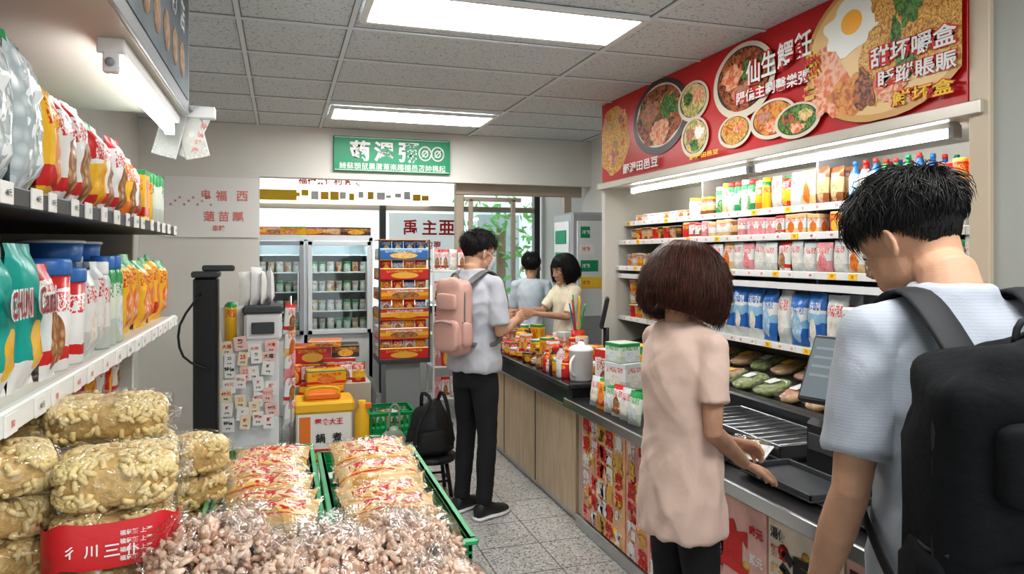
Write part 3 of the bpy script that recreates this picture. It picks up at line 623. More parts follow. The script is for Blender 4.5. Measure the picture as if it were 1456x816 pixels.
for y in[4.0+.11*i for i in range(16)]:
    for x in(1.63,1.71,1.80,1.92):
        if R.random()<.1: continue
        k=R.choice(['box','bag','can','jar','box']); h=R.uniform(.08,.2)*(1 if x>1.65 else .6); w=R.uniform(.07,.1)
        g.item(proto(k,round(w,2),round(h,2),.07,R.randrange(3)),(P[R.choice(['ry','wr','or','cr','br','re','cl','yr','dk','cl'])],R.choice([PLW,REDP,YEP])),T(x,y,.81)@RZ(-80+R.uniform(-25,25)))
g.build('counter_snacks')
g=MB()
g.add(lathe([(.062,0),(.068,.01),(.07,.17),(.075,.175),(.075,.185),(.06,.2),(.02,.21),(.018,.225),(.001,.23)],24),PLW,T(1.68,3.9,.81)); g.add(tube(smoothpath([(1.62,3.86,.96),(1.585,3.83,.93),(1.585,3.83,.87),(1.62,3.86,.84)]),.008,6),PLW); g.build('electric_kettle')
g=MB()
for x,y,h,m in((1.6,4.02,.2,'cl'),(1.6,4.14,.17,'dk'),(1.6,4.25,.14,'re'),(1.75,4.05,.22,'cl')): g.item(proto('bottle',.06,h,.06),(P[m],REDP),T(x,y,.811))
g.build('sauce_bottles')
g=MB(); g.add(lathe([(.1,0),(.1,.01),(.02,.03),(.02,.16),(.02,.26)],14),PLB,T(2.03,4.3,.81)); mm=T(2.02,4.3,1.17)@RZ(-115)@RX(-12); g.box(-.11,.11,-.012,.012,-.1,.1,PLB,b=.008,Mx=mm); g.box(-.1,.1,-.016,-.012,-.09,.09,M('screen',(.03,.05,.07),.1),b=.001,Mx=mm); g.build('cash_register_screen')
g=MB()
for a in range(7):
    t=a*.9; g.add(tube(smoothpath([(2.02,4.75,.81),(2.02+.03*math.cos(t),4.75+.03*math.sin(t),1.05),(2.02+.06*math.cos(t),4.75+.06*math.sin(t),1.2+.03*(a%3))]),[.006]*7,6),[REDP,YEP,GRP,BLUEP][a%4])
g.add(lathe([(.04,0),(.05,.2),(.045,.2)],14),REDP,T(2.02,4.75,.81)); g.build('pen_cup')
g=MB()
for x,y,z,w,h,m in((1.68,3.35,.735,.16,.13,'cg'),(1.68,3.35,.867,.15,.13,'cl'),(1.72,3.55,.735,.16,.3,'wr'),(1.9,3.5,.735,.16,.32,'yg'),(1.9,3.3,.735,.14,.2,'cl'),(1.68,3.36,.998,.13,.1,'cg')):
    g.item(proto('box',w,h,.13),(P[m],),T(x,y,z)@RZ(-75+R.uniform(-6,6)))
for i in range(6): g.item(proto('bag',.1,.16,.04,i%3),(P[['cg','cl','wr','cg','yr','cl'][i]],),T(1.6,3.08+.09*i,.737)@RZ(-80)@RX(-8))
g.build('snack_boxes_on_food_counter')
g=MB()
for y0 in(1.0,2.35):
    g.box(1.86,2.18,y0,y0+.7,.735,.75,DK); 
    for a in((1.86,1.87),(2.17,2.18)): g.box(a[0],a[1],y0,y0+.7,.75,.8,STEEL)
    for a in(y0,y0+.69): g.box(1.86,2.18,a,a+.01,.75,.8,STEEL)
    for i in range(12): g.cyl((1.86,y0+.03+i*.06,.795),(2.18,y0+.03+i*.06,.795),.004,STEEL,6)
for y0 in(1.45,1.9,2.4): 
    g.box(1.62,1.84,y0,y0+.38,.748,.755,DK,b=.002)
    for a in((1.62,1.63,y0,y0+.38),(1.83,1.84,y0,y0+.38),(1.62,1.84,y0,y0+.01),(1.62,1.84,y0+.37,y0+.38)): g.box(*a,.755,.775,DK,b=.002)
g.build('serving_tray_rack')
g=MB(); mx=T(1.90,2.09,1.13)@RZ(-72)@RX(-28)
g.box(-.12,.12,-.015,.015,-.13,.13,PLB,b=.01,Mx=mx); g.box(-.11,.11,-.0175,-.015,-.115,.115,M('screen_painted_reflection',(.16,.19,.21),.06,emit=.2),b=.001,Mx=mx)  # grey reflection on the screen is put into its colour and faint glow
for i in range(4): g.box(-.095,.0-.02*(i%2),-.0185,-.0175,.07-.035*i,.08-.035*i,M('ui_grey',(.28,.31,.33),.2),b=0,Mx=mx)
g.cyl((1.93,2.1,.82),(1.93,2.09,1.04),.025,PLB); g.box(1.86,2.08,2.0,2.2,.80,.83,PLB,b=.01); g.box(1.84,2.0,2.02,2.2,.75,.95,PLB,b=.02); g.box(1.835,1.842,2.05,2.17,.84,.9,DK); g.build('pos_touch_terminal')
g=MB()
for x,y in((1.72,1.55),(1.78,1.72)):
    g.add(lathe([(.035,0),(.05,.008),(.055,.05),(.058,.052),(.05,.048),(.001,.04)],20),STEEL,T(x,y,.755))
g.build('steel_condiment_bowl')
g=MB(); mx=T(1.6,2.2,.86)@RZ(-60)@RX(18)
g.add(cbox(.14,.1,.035,.01),film('clamshell',.1),mx); g.add(sell(.055,.035,.013,.8,.8,12,6,.3,30),M('pastry',(.7,.45,.2),.6,var=.3,vscale=40),mx); g.add(cbox(.146,.106,.004,.002),PLW,mx@T(0,0,-.018)); g.build('food_clamshell')
# ---------------------------------------------------------------- right refrigerated shelf unit
UW=M('unit_cream',(.62,.6,.54),.45)
g=MB(); g.box(2.95,3.0,1.95,5.1,0,2.1,UW); g.box(2.38,3.0,5.06,5.12,0,2.7,UW); g.box(2.36,3.0,1.88,1.96,0,2.7,M('unit_trim',(.6,.5,.38),.4))
g.box(2.36,3.0,1.96,5.06,2.06,2.12,UW); g.box(2.34,2.4,1.9,5.12,2.05,2.1,M('sign_trim',(.6,.56,.5),.3,.3))
SH=M('shelf_grey',(.5,.52,.52),.35,.2)
for z,x in((1.80,2.55),(1.656,2.5),(1.46,2.48),(1.40,2.5),(1.08,2.5)):
    g.box(x,2.95,1.96,5.06,z-.018,z,SH,b=.002); g.box(x-.008,x,1.96,5.06,z-.03,z+.006,PLW,b=.002)
    y=2.0
    while y<5.0:
        if z!=1.40:
            g.box(x-.011,x-.008,y,y+.05,z-.028,z+.002,R.choice([PAPER,PAPER,PAPER,INKY]),b=.0005); g.text(R.choice(['29','35','49','55','18']),(x-.011,y+.025,z-.012),(0,-1,0),(0,0,1),.014,INKR,off=.001)
        y+=R.uniform(.08,.16)
for y in(3.0,4.05): g.box(2.6,2.95,y,y+.015,.8,2.06,SH)
BLKD=M('deck_black',(.03,.032,.035),.3)
g.box(2.3,2.95,1.96,5.06,0,.76,BLKD); g.box(2.22,2.3,1.96,5.06,0,.84,BLKD,b=.01)
g.box(0,.6,-1.55,1.55,-.02,0,BLKD,Mx=T(2.3,3.51,.8)@RY(-14)); g.build('refrigerated_shelf_unit')
g=MB()
for y0,y1 in((2.1,3.3),(3.34,4.75)): g.box(2.43,2.49,y0,y1,2.035,2.06,WHT); g.cyl((2.46,y0+.03,2.02),(2.46,y1-.03,2.02),.018,TUBE,14)
for y in(2.1,3.3,3.36,4.75): g.box(2.435,2.485,y-.012,y+.012,1.995,2.05,GRYM)
g.build('shelf_tube_light')
g=MB()
fill(g,-1,2.55,1.80,[2.0,(2.35,'can',.075,.13,.075,['wr','cl','re'],PLW),(2.8,'bottle',.06,.19,.06,['bw','gw','cg','wr'],[REDP,BLUEP,GRP]),(3.1,'bag',.1,.19,.05,['cr','wr','br','pk'],PLW),(3.35,'bag',.08,.18,.05,['cg','ry','cl'],PLW),(3.9,'jar',.065,.18,.065,['or','yg','wr','gw','cr','cg'],[REDP,GRP,YEP,PLW]),(4.2,'jar',.07,.12,.07,['cl','br'],YEP),(4.95,'box',.1,.05,.08,['cr','cl'],PLW)],rows=4)
g.build('jars_on_upper_shelf')
g=MB(); fill(g,-1,2.5,1.656,[2.0,(2.9,'can',.07,.1,.07,['re','wr','dk','cr','cl'],STEEL),(3.5,'box',.08,.1,.07,['wr','cr','re','pk'],STEEL),(4.2,'can',.075,.1,.075,['wr','re','br','pk','cr'],PLW),(4.98,'cup',.08,.09,.08,['dk','br','re'],PLW)],rows=3); g.build('noodle_cups_on_shelf')
g=MB(); fill(g,-1,2.48,1.46,[2.0,(4.3,'bag',.1,.16,.05,['cl','cg','pk','wr','cr','cl','cg'],PLW),(4.98,'cup',.08,.1,.08,['cr','or'],PLW)],rows=3); g.build('chilled_packs_on_shelf')
g=MB(); fill(g,-1,2.5,1.08,[2.75,(4.1,'bag',.125,.28,.08,['sb','sb','bw','cl'],PLW),(4.5,'bag',.12,.2,.07,['cr','wr'],PLW),(4.98,'cup',.09,.1,.09,['or','re','cr'],PLW)],rows=3); g.build('blue_snack_bags_on_shelf')
g=MB()
for y in(4.2,4.35,4.5,4.65,4.8,4.95):
    for z in(1.18,1.27): g.item(proto('cup',.085,.09,.085),(P[R.choice(['re','or','cr'])],YEP),T(2.58,y,z))
g.build('noodle_cups_stacked')
g=MB(); FO=M('foam_white',(.72,.73,.72),.6); g.box(2.46,2.75,2.28,2.62,1.08,1.17,FO,b=.015); g.box(2.44,2.77,2.25,2.65,1.175,1.27,FO,b=.015); g.box(2.43,2.78,2.24,2.66,1.27,1.31,FO,b=.012); g.build('foam_box')
SAL=M('salad',(.22,.26,.1),.6,var=.6,vscale=45); HAM=M('ham',(.5,.24,.16),.6,var=.4,vscale=50); BRD=M('bread',(.5,.33,.18),.7,var=.3,vscale=30)
g=MB()
for i in range(13):
    y=2.35+.19*i
    for j in range(2):
        mx=T(2.42+j*.25,y,.865+.06*j)@RZ(R.uniform(-12,12))@RY(-16)
        g.add(sell(.1,.07,.022,.7,.7,14,8,.25,20,i),R.choice([SAL,HAM,BRD,BRD]),mx); g.add(sell(.085,.05,.02,.7,.7,12,8,.3,30,i+3),R.choice([SAL,HAM,BRD]),mx@T(0,0,.01))
        g.add(sell(.115,.082,.034,.6,.6,24,12,.12,25,i+j),CLEAR,mx@T(0,0,.005)); g.box(-.03,.03,-.03,.03,.034,.037,R.choice([PAPER,INKY]),b=.001,Mx=mx)
g.build('sandwich_packs')
g=MB(); g.add(lathe([(.11,0),(.12,.01),(.12,.16),(.105,.19),(.001,.2)],24),PLB,T(2.42,4.2,.87)); g.build('rice_cooker')
# ---------------------------------------------------------------- red food banner
g=MB(); SR=M('banner_red',(.52,.015,.018),.35,var=.08,vscale=3)
g.box(2.355,2.4,1.96,5.06,2.1,2.7,SR,b=.002)
def foodmat(name,a,b_,sc=40,dist=3):
    m,nt,N,L,b=nm(name); b.inputs['Roughness'].default_value=.5
    tc=N.new('ShaderNodeTexCoord'); w=N.new('ShaderNodeTexNoise'); w.inputs['Scale'].default_value=sc; w.inputs['Distortion'].default_value=dist; w.inputs['Detail'].default_value=3; L.new(tc.outputs['Object'],w.inputs['Vector'])
    r=N.new('ShaderNodeValToRGB'); r.color_ramp.elements[0].position=.4; r.color_ramp.elements[1].position=.58; r.color_ramp.elements[0].color=c4(a); r.color_ramp.elements[1].color=c4(b_)
    L.new(w.outputs[0],r.inputs[0]); L.new(r.outputs[0],b.inputs['Base Color']); return m
NOO=foodmat('print_noodle',(.42,.15,.02),(.84,.52,.14),24,5); STEW=foodmat('print_stew',(.07,.02,.015),(.5,.14,.04),22,2); GRN=foodmat('print_greens',(.015,.06,.01),(.13,.3,.05),30,2); FRY=foodmat('print_fried',(.4,.09,.02),(.75,.32,.06),20,2); MIX=foodmat('print_mix',(.3,.36,.08),(.85,.55,.28),22,2); SHR=foodmat('print_shrimp',(.7,.16,.04),(.85,.5,.35),18,2)
BOWLK=M('print_bowl_dark',(.04,.03,.03),.4); BOWLW=M('print_bowl_pale',(.7,.62,.5),.4); PLT=M('print_plate',(.62,.34,.1),.4); EGGW=M('print_egg_white',(.85,.85,.8),.4); YOLK=M('print_yolk',(.95,.45,.03),.4)
lay=[0]
def disc(y,z,ry,rz,mat,wob=0,seed=0,n=40):
    lay[0]+=1; x=2.354-.0003*lay[0]; pts=[]
    for i in range(n):
        a=2*math.pi*i/n; k=1+wob*noise.noise(V((math.cos(a)*2+seed,math.sin(a)*2,seed)))
        yy=max(1.965,min(5.055,y+ry*k*math.cos(a))); zz=max(2.105,min(2.695,z+rz*k*math.sin(a))); pts.append(V((x,yy,zz)))
    g.add((pts,[list(range(n))[::-1]],None,False),mat)
def bowl(y,z,ry,rz,rim,food,extra=()):
    disc(y,z,ry,rz,rim); disc(y,z+rz*.04,ry*.86,rz*.84,BOWLK if rim is not BOWLK else BOWLW); disc(y,z+rz*.04,ry*.82,rz*.8,food,.12,y)
    for i,e in enumerate(extra):
        a=i*2.1+.5; disc(y+ry*.4*math.cos(a),z+rz*.4*math.sin(a),ry*.32,rz*.3,e,.5,i+y)
disc(4.84,2.40,.24,.25,NOO,.2,1)
for i in range(14): disc(4.84+R.uniform(-.15,.15),2.4+R.uniform(-.2,.2),.04,.03,[FRY,HAM,BRD,SHR][i%4],.4,i)
bowl(4.17,2.45,.36,.245,BOWLK,STEW,(GRN,FRY,MIX,HAM,GRN,SHR))
bowl(3.76,2.47,.17,.12,BOWLW,MIX,(GRN,SHR,MIX)); bowl(3.74,2.25,.15,.12,BOWLW,MIX,(HAM,EGGW,GRN))
bowl(3.27,2.48,.27,.2,BOWLW,STEW,(FRY,GRN,HAM,SHR)); bowl(3.34,2.22,.15,.09,BOWLW,NOO,(FRY,SHR)); bowl(3.02,2.23,.18,.1,BOWLW,FRY,(HAM,FRY,SHR)); bowl(2.84,2.19,.16,.085,BOWLW,GRN,(STEW,MIX,SHR))
disc(2.33,2.42,.45,.32,PLT); disc(2.33,2.425,.42,.295,M('print_plate_in',(.78,.52,.22),.4)); 
disc(2.62,2.28,.12,.11,SHR,.5,4); disc(2.5,2.23,.12,.08,FRY,.5,5); disc(2.62,2.41,.09,.08,SHR,.6,15); disc(2.22,2.42,.1,.18,GRN,.8,6); disc(2.36,2.38,.09,.22,NOO,.5,7); disc(2.08,2.46,.15,.2,NOO,.4,8); disc(2.5,2.54,.15,.12,EGGW,.35,2); disc(2.49,2.55,.06,.052,YOLK); disc(2.06,2.64,.09,.06,EGGW,.3,2); disc(2.02,2.63,.035,.03,YOLK); disc(2.24,2.65,.1,.05,FRY,.5,11); disc(2.3,2.58,.07,.08,NOO,.5,12); disc(2.2,2.53,.06,.07,GRN,.8,13); disc(2.16,2.62,.06,.05,NOO,.5,14); disc(2.42,2.25,.06,.08,STEW,.5,16); disc(2.28,2.22,.08,.07,SHR,.6,17)
lx=2.354-.0003*(lay[0]+2)
def rt(t,y,z,h,mat,w=None,b=.05,dx=0): g.text(t,(lx-dx,y,z),(0,-1,-.0),(0,0,1),h,mat,w=w,bold=b)
def ot(t,y,z,h,w,fg=INKW,bg=INKR): rt(t,y,z,h*1.12,bg,w*1.06,.1); rt(t,y,z,h,fg,w,.02,.001)
for i,t in enumerate('仙生鰐飪'): ot(t,3.16-.125*i,2.50+.012*i,.125,.115)
ot('陽偏主劉馨樂張',3.02,2.385,.065,.56)
ot('熱',2.72,2.42,.1,.1,INKR,INKY); rt('囍',2.74,2.30,.07,INKG)
rt('鄙渥田邑豆',4.4,2.16,.07,INKW,.5,.02); rt('鄙渥田邑豆',3.62,2.13,.03,INKY,.3,.02)
ot('甜坏嚼盒',2.18,2.36,.085,.4); ot('眨蹤賬賑',2.16,2.265,.07,.36); ot('鮮坏盒',2.13,2.17,.06,.28,INKY)
g.build('food_banner_sign')
g=MB(); g.box(2.45,2.98,5.9,6.35,0,1.93,M('appliance_grey',(.42,.45,.47),.35,.3),b=.02); g.box(2.44,2.452,5.95,6.3,1.0,1.85,FW); 
for z in(1.2,1.45,1.65): g.box(2.43,2.44,6.0,6.25,z,z+.12,SG,b=.002)
g.box(2.5,2.9,5.885,5.9,1.0,1.85,FW)
for i,(z,m) in enumerate(((1.7,SG),(1.55,PAPER),(1.4,SG),(1.25,INKY))): g.box(2.53,2.62+.04*i,5.88,5.885,z,z+.1,m,b=.001); g.text('冷飲',(2.58,5.88,z+.05),(1,0,0),(0,0,1),.04,INKW if m is SG else INKR)
g.build('drink_dispenser')
# ---------------------------------------------------------------- people
def bake(mb,name,mat,parent,vox,sm=3,disp=None,Mx=None):
    ob=mb.build('tmp'); md=ob.modifiers.new('r','REMESH'); md.mode='VOXEL'; md.voxel_size=vox
    s2=ob.modifiers.new('s','SMOOTH'); s2.factor=.5; s2.iterations=sm
    dg=bpy.context.evaluated_depsgraph_get(); me=bpy.data.meshes.new_from_object(ob.evaluated_get(dg)); bpy.data.objects.remove(ob)
    me.materials.clear(); me.materials.append(mat)
    if disp:
        nn=[v.normal.copy() for v in me.vertices]
        for i,v in enumerate(me.vertices): v.co+=nn[i]*disp(v.co)
    for p in me.polygons: p.use_smooth=True; p.material_index=0
    o=bpy.data.objects.new(name,me); S.collection.objects.link(o); o.parent=parent; return o
def hand(mb,w,d,n,side,curl=25,k=1.0,thumb=1):
    w=V(w); d=V(d).normalized(); n=V(n); n=(n-d*n.dot(d)).normalized(); s=d.cross(n)*side
    mb.add(tube([w-d*.02,w+d*.02,w+d*.06,w+d*.095],[.026*k,.034*k,.042*k,.038*k],12,asp=.42,ref=n),SKIN)
    for i,(o,L_) in enumerate(((.031,.072),(.0105,.08),(-.0105,.075),(-.031,.058))):
        p=w+d*(.088-.004*abs(i-1))+s*o*k; pts=[p-d*.02,p]; a=0; dd=d
        for q,f in enumerate((.45,.32,.23)):
            a+=math.radians(curl*(.7 if q==0 else 1)); dd=d*math.cos(a)+n*math.sin(a)+s*(o*1.2); pts.append(pts[-1]+dd.normalized()*L_*f*k)
        mb.add(tube(pts,[.0098*k,.0095*k,.009*k,.0083*k,.0068*k],8),SKIN)
    p=w+d*.02+s*.024*k; a=(d*.65+s*.75+n*.25).normalized(); b=(d*.9+s*.3+n*.3).normalized()
    mb.add(tube([p-s*.015,p,p+a*.035*k,p+a*.035*k+b*.03*k,p+a*.035*k+b*.052*k],[.013*k,.0135*k,.0115*k,.0105*k,.008*k],8),SKIN)
def strand(mb,pts,r,mat): mb.add(tube(pts,[r*(1-.9*(i/(len(pts)-1))**2) for i in range(len(pts))],3,caps=False),mat)
CC=V((0,-.008,.03)); CRR=V((.08,.1,.093))
def hairline(n):
    y=n.y
    return n.z>(.42 if y>.55 else (.42-(.55-y)*.72 if y>-.1 else max(-.62,-.05+(y+.1)*1.15)))
def short_hair(mb,HM,mat,sd,vol=.02,n=1500,fr=.035):
    r=random.Random(sd); nu,nv=40,28
    def thick(d):
        up=min(1,max(0,(d.z+.35)/.9))
        return 1.012+vol*4.3*up**1.3+vol*1.6*max(0,-d.y)*min(1,max(0,(d.z+.45)*1.6))+.075*up*noise.noise(d*3.5+V((sd,0,0)))+.03*up*noise.noise(d*9+V((sd,3,0)))
    vs=[];fs=[]
    def hd(i,j):
        a=-math.pi/2+math.pi*i/nv; b=2*math.pi*j/nu; return V((math.cos(a)*math.cos(b),math.cos(a)*math.sin(b),math.sin(a)))
    for i in range(nv+1):
        for j in range(nu):
            d=hd(i,j); k=thick(d) if hairline(d) else 1.0; vs.append(CC+V((d.x*CRR.x,d.y*CRR.y,d.z*CRR.z))*k)
    for i in range(nv):
        for j in range(nu):
            if hairline(hd(i+.5,j+.5)): fs.append([i*nu+j,i*nu+(j+1)%nu,(i+1)*nu+(j+1)%nu,(i+1)*nu+j])
    mb.add((vs,fs,None,True),mat,HM)
    crown=V((.15,-.55,.8)).normalized(); c=0
    while c<n:
        d=V((r.gauss(0,1),r.gauss(0,1),r.gauss(0,1))).normalized()
        if not hairline(d): continue
        c+=1; t=(d-crown); t=(t-d*t.dot(d)); t=t.normalized() if t.length>.05 else V((1,0,0))
        up=min(1,max(0,(d.z+.2)/.8))
        cl=V((noise.noise(d*6+V((sd,1,0))),noise.noise(d*6+V((sd,5,0))),noise.noise(d*6+V((sd,9,0)))))
        t=(t+cl*1.6*up+V((r.gauss(0,.3),r.gauss(0,.3),r.gauss(0,.3)))*(.35+.65*up)).normalized(); L_=r.uniform(.5,1.0)*fr*(.35+1.3*up); pts=[]; dd=d.copy(); lift=r.uniform(.0,1)**2*(1+cl.x)
        for q in range(5):
            k=max(1.01,thick(dd))+(.01+(.05+.2*lift)*up)*math.sin(q/4*1.9)
            pts.append(CC+V((dd.x*CRR.x,dd.y*CRR.y,dd.z*CRR.z))*k); dd=(dd+t*(L_/.09)/4).normalized()
        strand(mb,[HM@p for p in pts],r.uniform(.0011,.0022),mat)
def bob_hair(mb,HM,mat,sd,n=2600,rad=1.0,low=-.13):
    r=random.Random(sd)
    prof=[(0,.122),(.05,.117),(.09,.09),(.117,.05),(.133,0),(.139,-.045),(.134,-.09),(.112,low)]
    def pr(s):
        x=s*(len(prof)-1); i=min(len(prof)-2,int(x)); f=x-i; return prof[i][0]*(1-f)+prof[i+1][0]*f, prof[i][1]*(1-f)+prof[i+1][1]*f
    def pt(az,s,o=0):
        R_,z=pr(s); R_=(R_+o)*rad; wv=1+.07*noise.noise(V((math.cos(az)*3,math.sin(az)*3,sd+z*4)))+.03*noise.noise(V((math.cos(az)*9,math.sin(az)*9,sd+z*6)))
        bk=max(0,-math.cos(az))*max(0,s-.6)*.06
        return V((R_*math.sin(az)*.93*wv,-.015+R_*math.cos(az)*wv,z+.01+bk))
    def slim(az): return abs(((az+math.pi)%(2*math.pi))-math.pi)
    N=48; vs=[];fs=[]
    for i in range(15):
        for j in range(N): vs.append(pt(2*math.pi*j/N,i/14,-.006+.003*math.sin(j*2.5)))
    for i in range(14):
        for j in range(N):
            az=2*math.pi*(j+.5)/N
            if slim(az)<.75 and i>6: continue
            fs.append([i*N+j,i*N+(j+1)%N,(i+1)*N+(j+1)%N,(i+1)*N+j])
    mb.add((vs,fs,None,True),mat,HM)
    for c in range(n):
        az=r.uniform(0,2*math.pi); s0=r.uniform(0,.55); s1=min(1.0,s0+r.uniform(.35,.6)); 
        if r.random()<.35: s1=r.uniform(.93,1.03)
        if slim(az)<.75: s1=min(s1,.5); s0=min(s0,.3)
        o=r.uniform(-.004,.012); sw=r.gauss(0,.11); ph=r.uniform(0,6); pts=[pt(az+sw*q/7+.03*math.sin(q*1.1+ph),min(1,s0+(s1-s0)*q/7),o+ (r.uniform(0,.014) if q>5 else .002*math.sin(q+ph))) for q in range(8)]
        if s1>=1: pts[-1]+=V((r.gauss(0,.01),r.gauss(0,.01),-r.uniform(0,.02)))
        strand(mb,[HM@p for p in pts],r.uniform(.001,.0021),mat)
def person(name,pos,head_deg,H,L_arm,R_arm,shirt,pants,hair,female=False,yaw=0,pitch=0,hem=.84,sleeve=.85,loose=1.0,mask=False,hw=None,hands=None,hvol=.02,legs=None,hsd=1,lean=0,hfwd=.015,wk=1.0):
    k=H/1.72; root=empty(name,pos,head_deg)
    hb=V((0,-.015+lean*.6,1.485))*k; hc=V((0,hfwd+lean,H/k-.128))*k
    piv=hc+V((0,-.02,-.08))
    HM=Matrix.Translation(piv)@RZ(yaw)@RX(-pitch)@Matrix.Translation(-V((0,-.02,-.08)))
    sk=MB()
    sk.add(sell(.078,.098,.092,1,1,24,16),SKIN,HM@T(0,-.008,.03)); sk.add(sell(.058,.066,.072,.9,.9,20,14),SKIN,HM@T(0,.028,-.04)); sk.add(sell(.028,.024,.02,1,1,12,8),SKIN,HM@T(0,.073,-.095))
    sk.add(sell(.062,.03,.035,1,1,14,8),SKIN,HM@T(0,.062,.02)); sk.add(tube([(0,.088,.012),(0,.098,-.008),(0,.11,-.028),(0,.1,-.036)],[.007,.008,.012,.008],8),SKIN,HM)
    for s in(-1,1):
        sk.add(sell(.01,.008,.007,1,1,8,6),SKIN,HM@T(s*.012,.096,-.032)); sk.add(sell(.018,.012,.012,1,1,8,6),SKIN,HM@T(s*.04,.07,-.018))
        em=HM@T(s*.080,-.008,-.012)@RZ(s*22)@RX(-8)
        sk.add(sell(.006,.015,.024,1,1,12,8),SKIN,em)
        sk.add(tube([em@V((s*.003,-.017*math.cos(q),.028*math.sin(q))) for q in(-1.7,-1.0,-.3,.4,1.1,1.8,2.4)],[.0065,.006,.005,.005,.005,.0045,.004],8),SKIN)
    sk.add(sell(.024,.01,.007,1,1,12,6),SKIN,HM@T(0,.088,-.058)); sk.add(sell(.021,.01,.007,1,1,12,6),SKIN,HM@T(0,.086,-.068))
    nr=.045 if female else .053
    sk.add(tube([HM@V((0,-.035,-.02)),HM@V((0,-.026,-.07)),(hb+hc)/2+V((0,-.02,-.03)),hb+V((0,0,-.02)),hb+V((0,0,-.08))],[nr,nr,nr*k,nr*1.1*k,.062*k],16),SKIN)
    arms={'L':[V(p)*k for p in L_arm],'R':[V(p)*k for p in R_arm]}
    a_=.86 if female else .95
    for sd,(s,e,w) in arms.items():
        m1=s.lerp(e,.5); m2=e.lerp(w,.35); m3=e.lerp(w,.75)
        sk.add(tube([s,m1,e-(e-s)*.12,e,e+(w-e)*.12,m2,m3,w],[x*a_*k for x in(.05,.044,.037,.035,.036,.037,.029,.024)],14),SKIN)
        hd=(hands or {}).get(sd)
        d=(w-e).normalized()
        if hd: hand(sk,w,hd[0],hd[1],hd[2],hd[3],.92 if female else 1.03)
        else: hand(sk,w,d,(1,0,0) if sd=='L' else (-1,0,0),1 if sd=='L' else -1,22,.92 if female else 1.03)
    bake(sk,'skin',SKIN,root,.0046,2)
    ft=MB(); 
    for s in(-1,1):
        ft.add(sell(.0115,.0115,.0115,1,1,12,8),EYEW,HM@T(s*.031,.076,.002)@SC(1.25,1,.6)); ft.add(sell(.0055,.004,.0055,1,1,10,6),EYEK,HM@T(s*.031,.0865,.001))
        ft.add(tube([HM@V((s*.016,.094,.022)),HM@V((s*.032,.093,.028)),HM@V((s*.05,.08,.022))],[.002,.003,.0015],6),HAIRK)
    ft.add(tube([HM@V((-.02,.092,-.06)),HM@V((0,.0985,-.058)),HM@V((.02,.092,-.06))],[.002,.0045,.002],8),LIP); ft.add(tube([HM@V((-.018,.09,-.066)),HM@V((0,.0965,-.068)),HM@V((.018,.09,-.066))],[.002,.005,.002],8),LIP)
    ft.build('face_details',root)
    if mask:
        q=MB(); rows=[]
        for i in range(7):
            z=-.015-.0135*i; rows.append([V((.078*math.sin(t)*(1-.06*i),.03+(.088-.003*abs(i-2))*math.cos(t)*1.0-.002*i,z)) for t in[(-1.25+2.5*j/16) for j in range(17)]])
        q.add(grid_part(rows,closed=False,caps=False),MASK,HM)
        for s in(-1,1): q.add(tube([HM@V((s*.074,.055,-.02)),HM@V((s*.084,.02,0)),HM@V((s*.088,-.02,.01)),HM@V((s*.084,-.015,-.04)),HM@V((s*.06,.06,-.085))],.0018,5),MASK)
        q.build('face_mask',root)
    hm=MB(); hair(hm,HM,hsd); hm.build('hair',root)
    sh=MB(); f=loose
    sec=[(hem,.172,.125),(hem+.06,.174,.126),(1.0,.163,.12),(1.1,.155,.115),(1.2,.163,.12),(1.3,.172,.122),(1.375,.165,.112),(1.42,.13,.09),(1.455,.088,.072),(1.488,.068,.064)]
    if female: sec=[(hem,.155,.132),(hem+.08,.15,.128),(1.0,.136,.115),(1.1,.128,.106),(1.2,.135,.114),(1.29,.142,.12),(1.37,.138,.102),(1.42,.105,.08),(1.44,.078,.068),(1.457,.06,.058)]
    rows=[]
    for z,rx,ry in sec:
        ff=f if z<1.35 else 1; lz=max(0,(z-1.05)/.42)**1.5*lean*.5
        rows.append([V((rx*wk*ff*sep(math.cos(a),.85),-.008+lz+ry*ff*sep(math.sin(a),.85),z))*k for a in[2*math.pi*j/32 for j in range(32)]])
    sh.add(grid_part(rows),shirt)
    for sd,(s,e,w) in arms.items():
        nb=V((0,-.01+lean*.4,1.425))*k; sh.add(tube([nb,nb.lerp(s,.6)+V((0,0,.002)),s],[.05*k,.051*k,.05*k*a_],14),shirt)
        en=s.lerp(e,sleeve); rs=.056*k*a_; sh.add(sell(rs,rs,rs,1,1,16,10),shirt,Matrix.Translation(s+V((0,0,-.004))))
        sh.add(tube([s.lerp(en,.06),s.lerp(en,.4),en],[rs*.97,.057*k*a_*f,.061*k*a_*f],18),shirt)
    def wr(co):
        fold=noise.noise(V((co.x*5+3,co.y*5,co.z*9+hsd*7+co.x*12))); f2=noise.noise(V((co.x*9-co.z*9,co.y*9+2,co.z*5+co.y*9+hsd)))
        return .004*(1-abs(fold)*2)+.0035*(1-abs(f2)*3)+.0018*noise.noise(V((co.x*22,co.y*22,co.z*16)))+(.0035*math.sin(math.atan2(co.y,co.x)*9+noise.noise(co*4)*5))*max(0,min(1,(1.15*k-co.z)/.3))
    bake(sh,'shirt',shirt,root,.008,3,wr)
    tr=MB(); rows=[]; pf=.84 if female else .93
    for z,rx,ry in((.78,.15,.11),(.86,.162,.118),(.95,.158,.112),(1.02,.14,.1)):
        rows.append([V((rx*pf*math.cos(a),-.01+ry*pf*math.sin(a),z))*k for a in[2*math.pi*j/28 for j in range(28)]])
    lf=.84 if female else .95
    tr.add(grid_part(rows),pants); legs=legs or {'L':((-.08,0,.86),(-.09,.015,.49),(-.095,-.02,.1)),'R':((.08,0,.86),(.09,.015,.49),(.095,-.02,.1))}
    sho=MB()
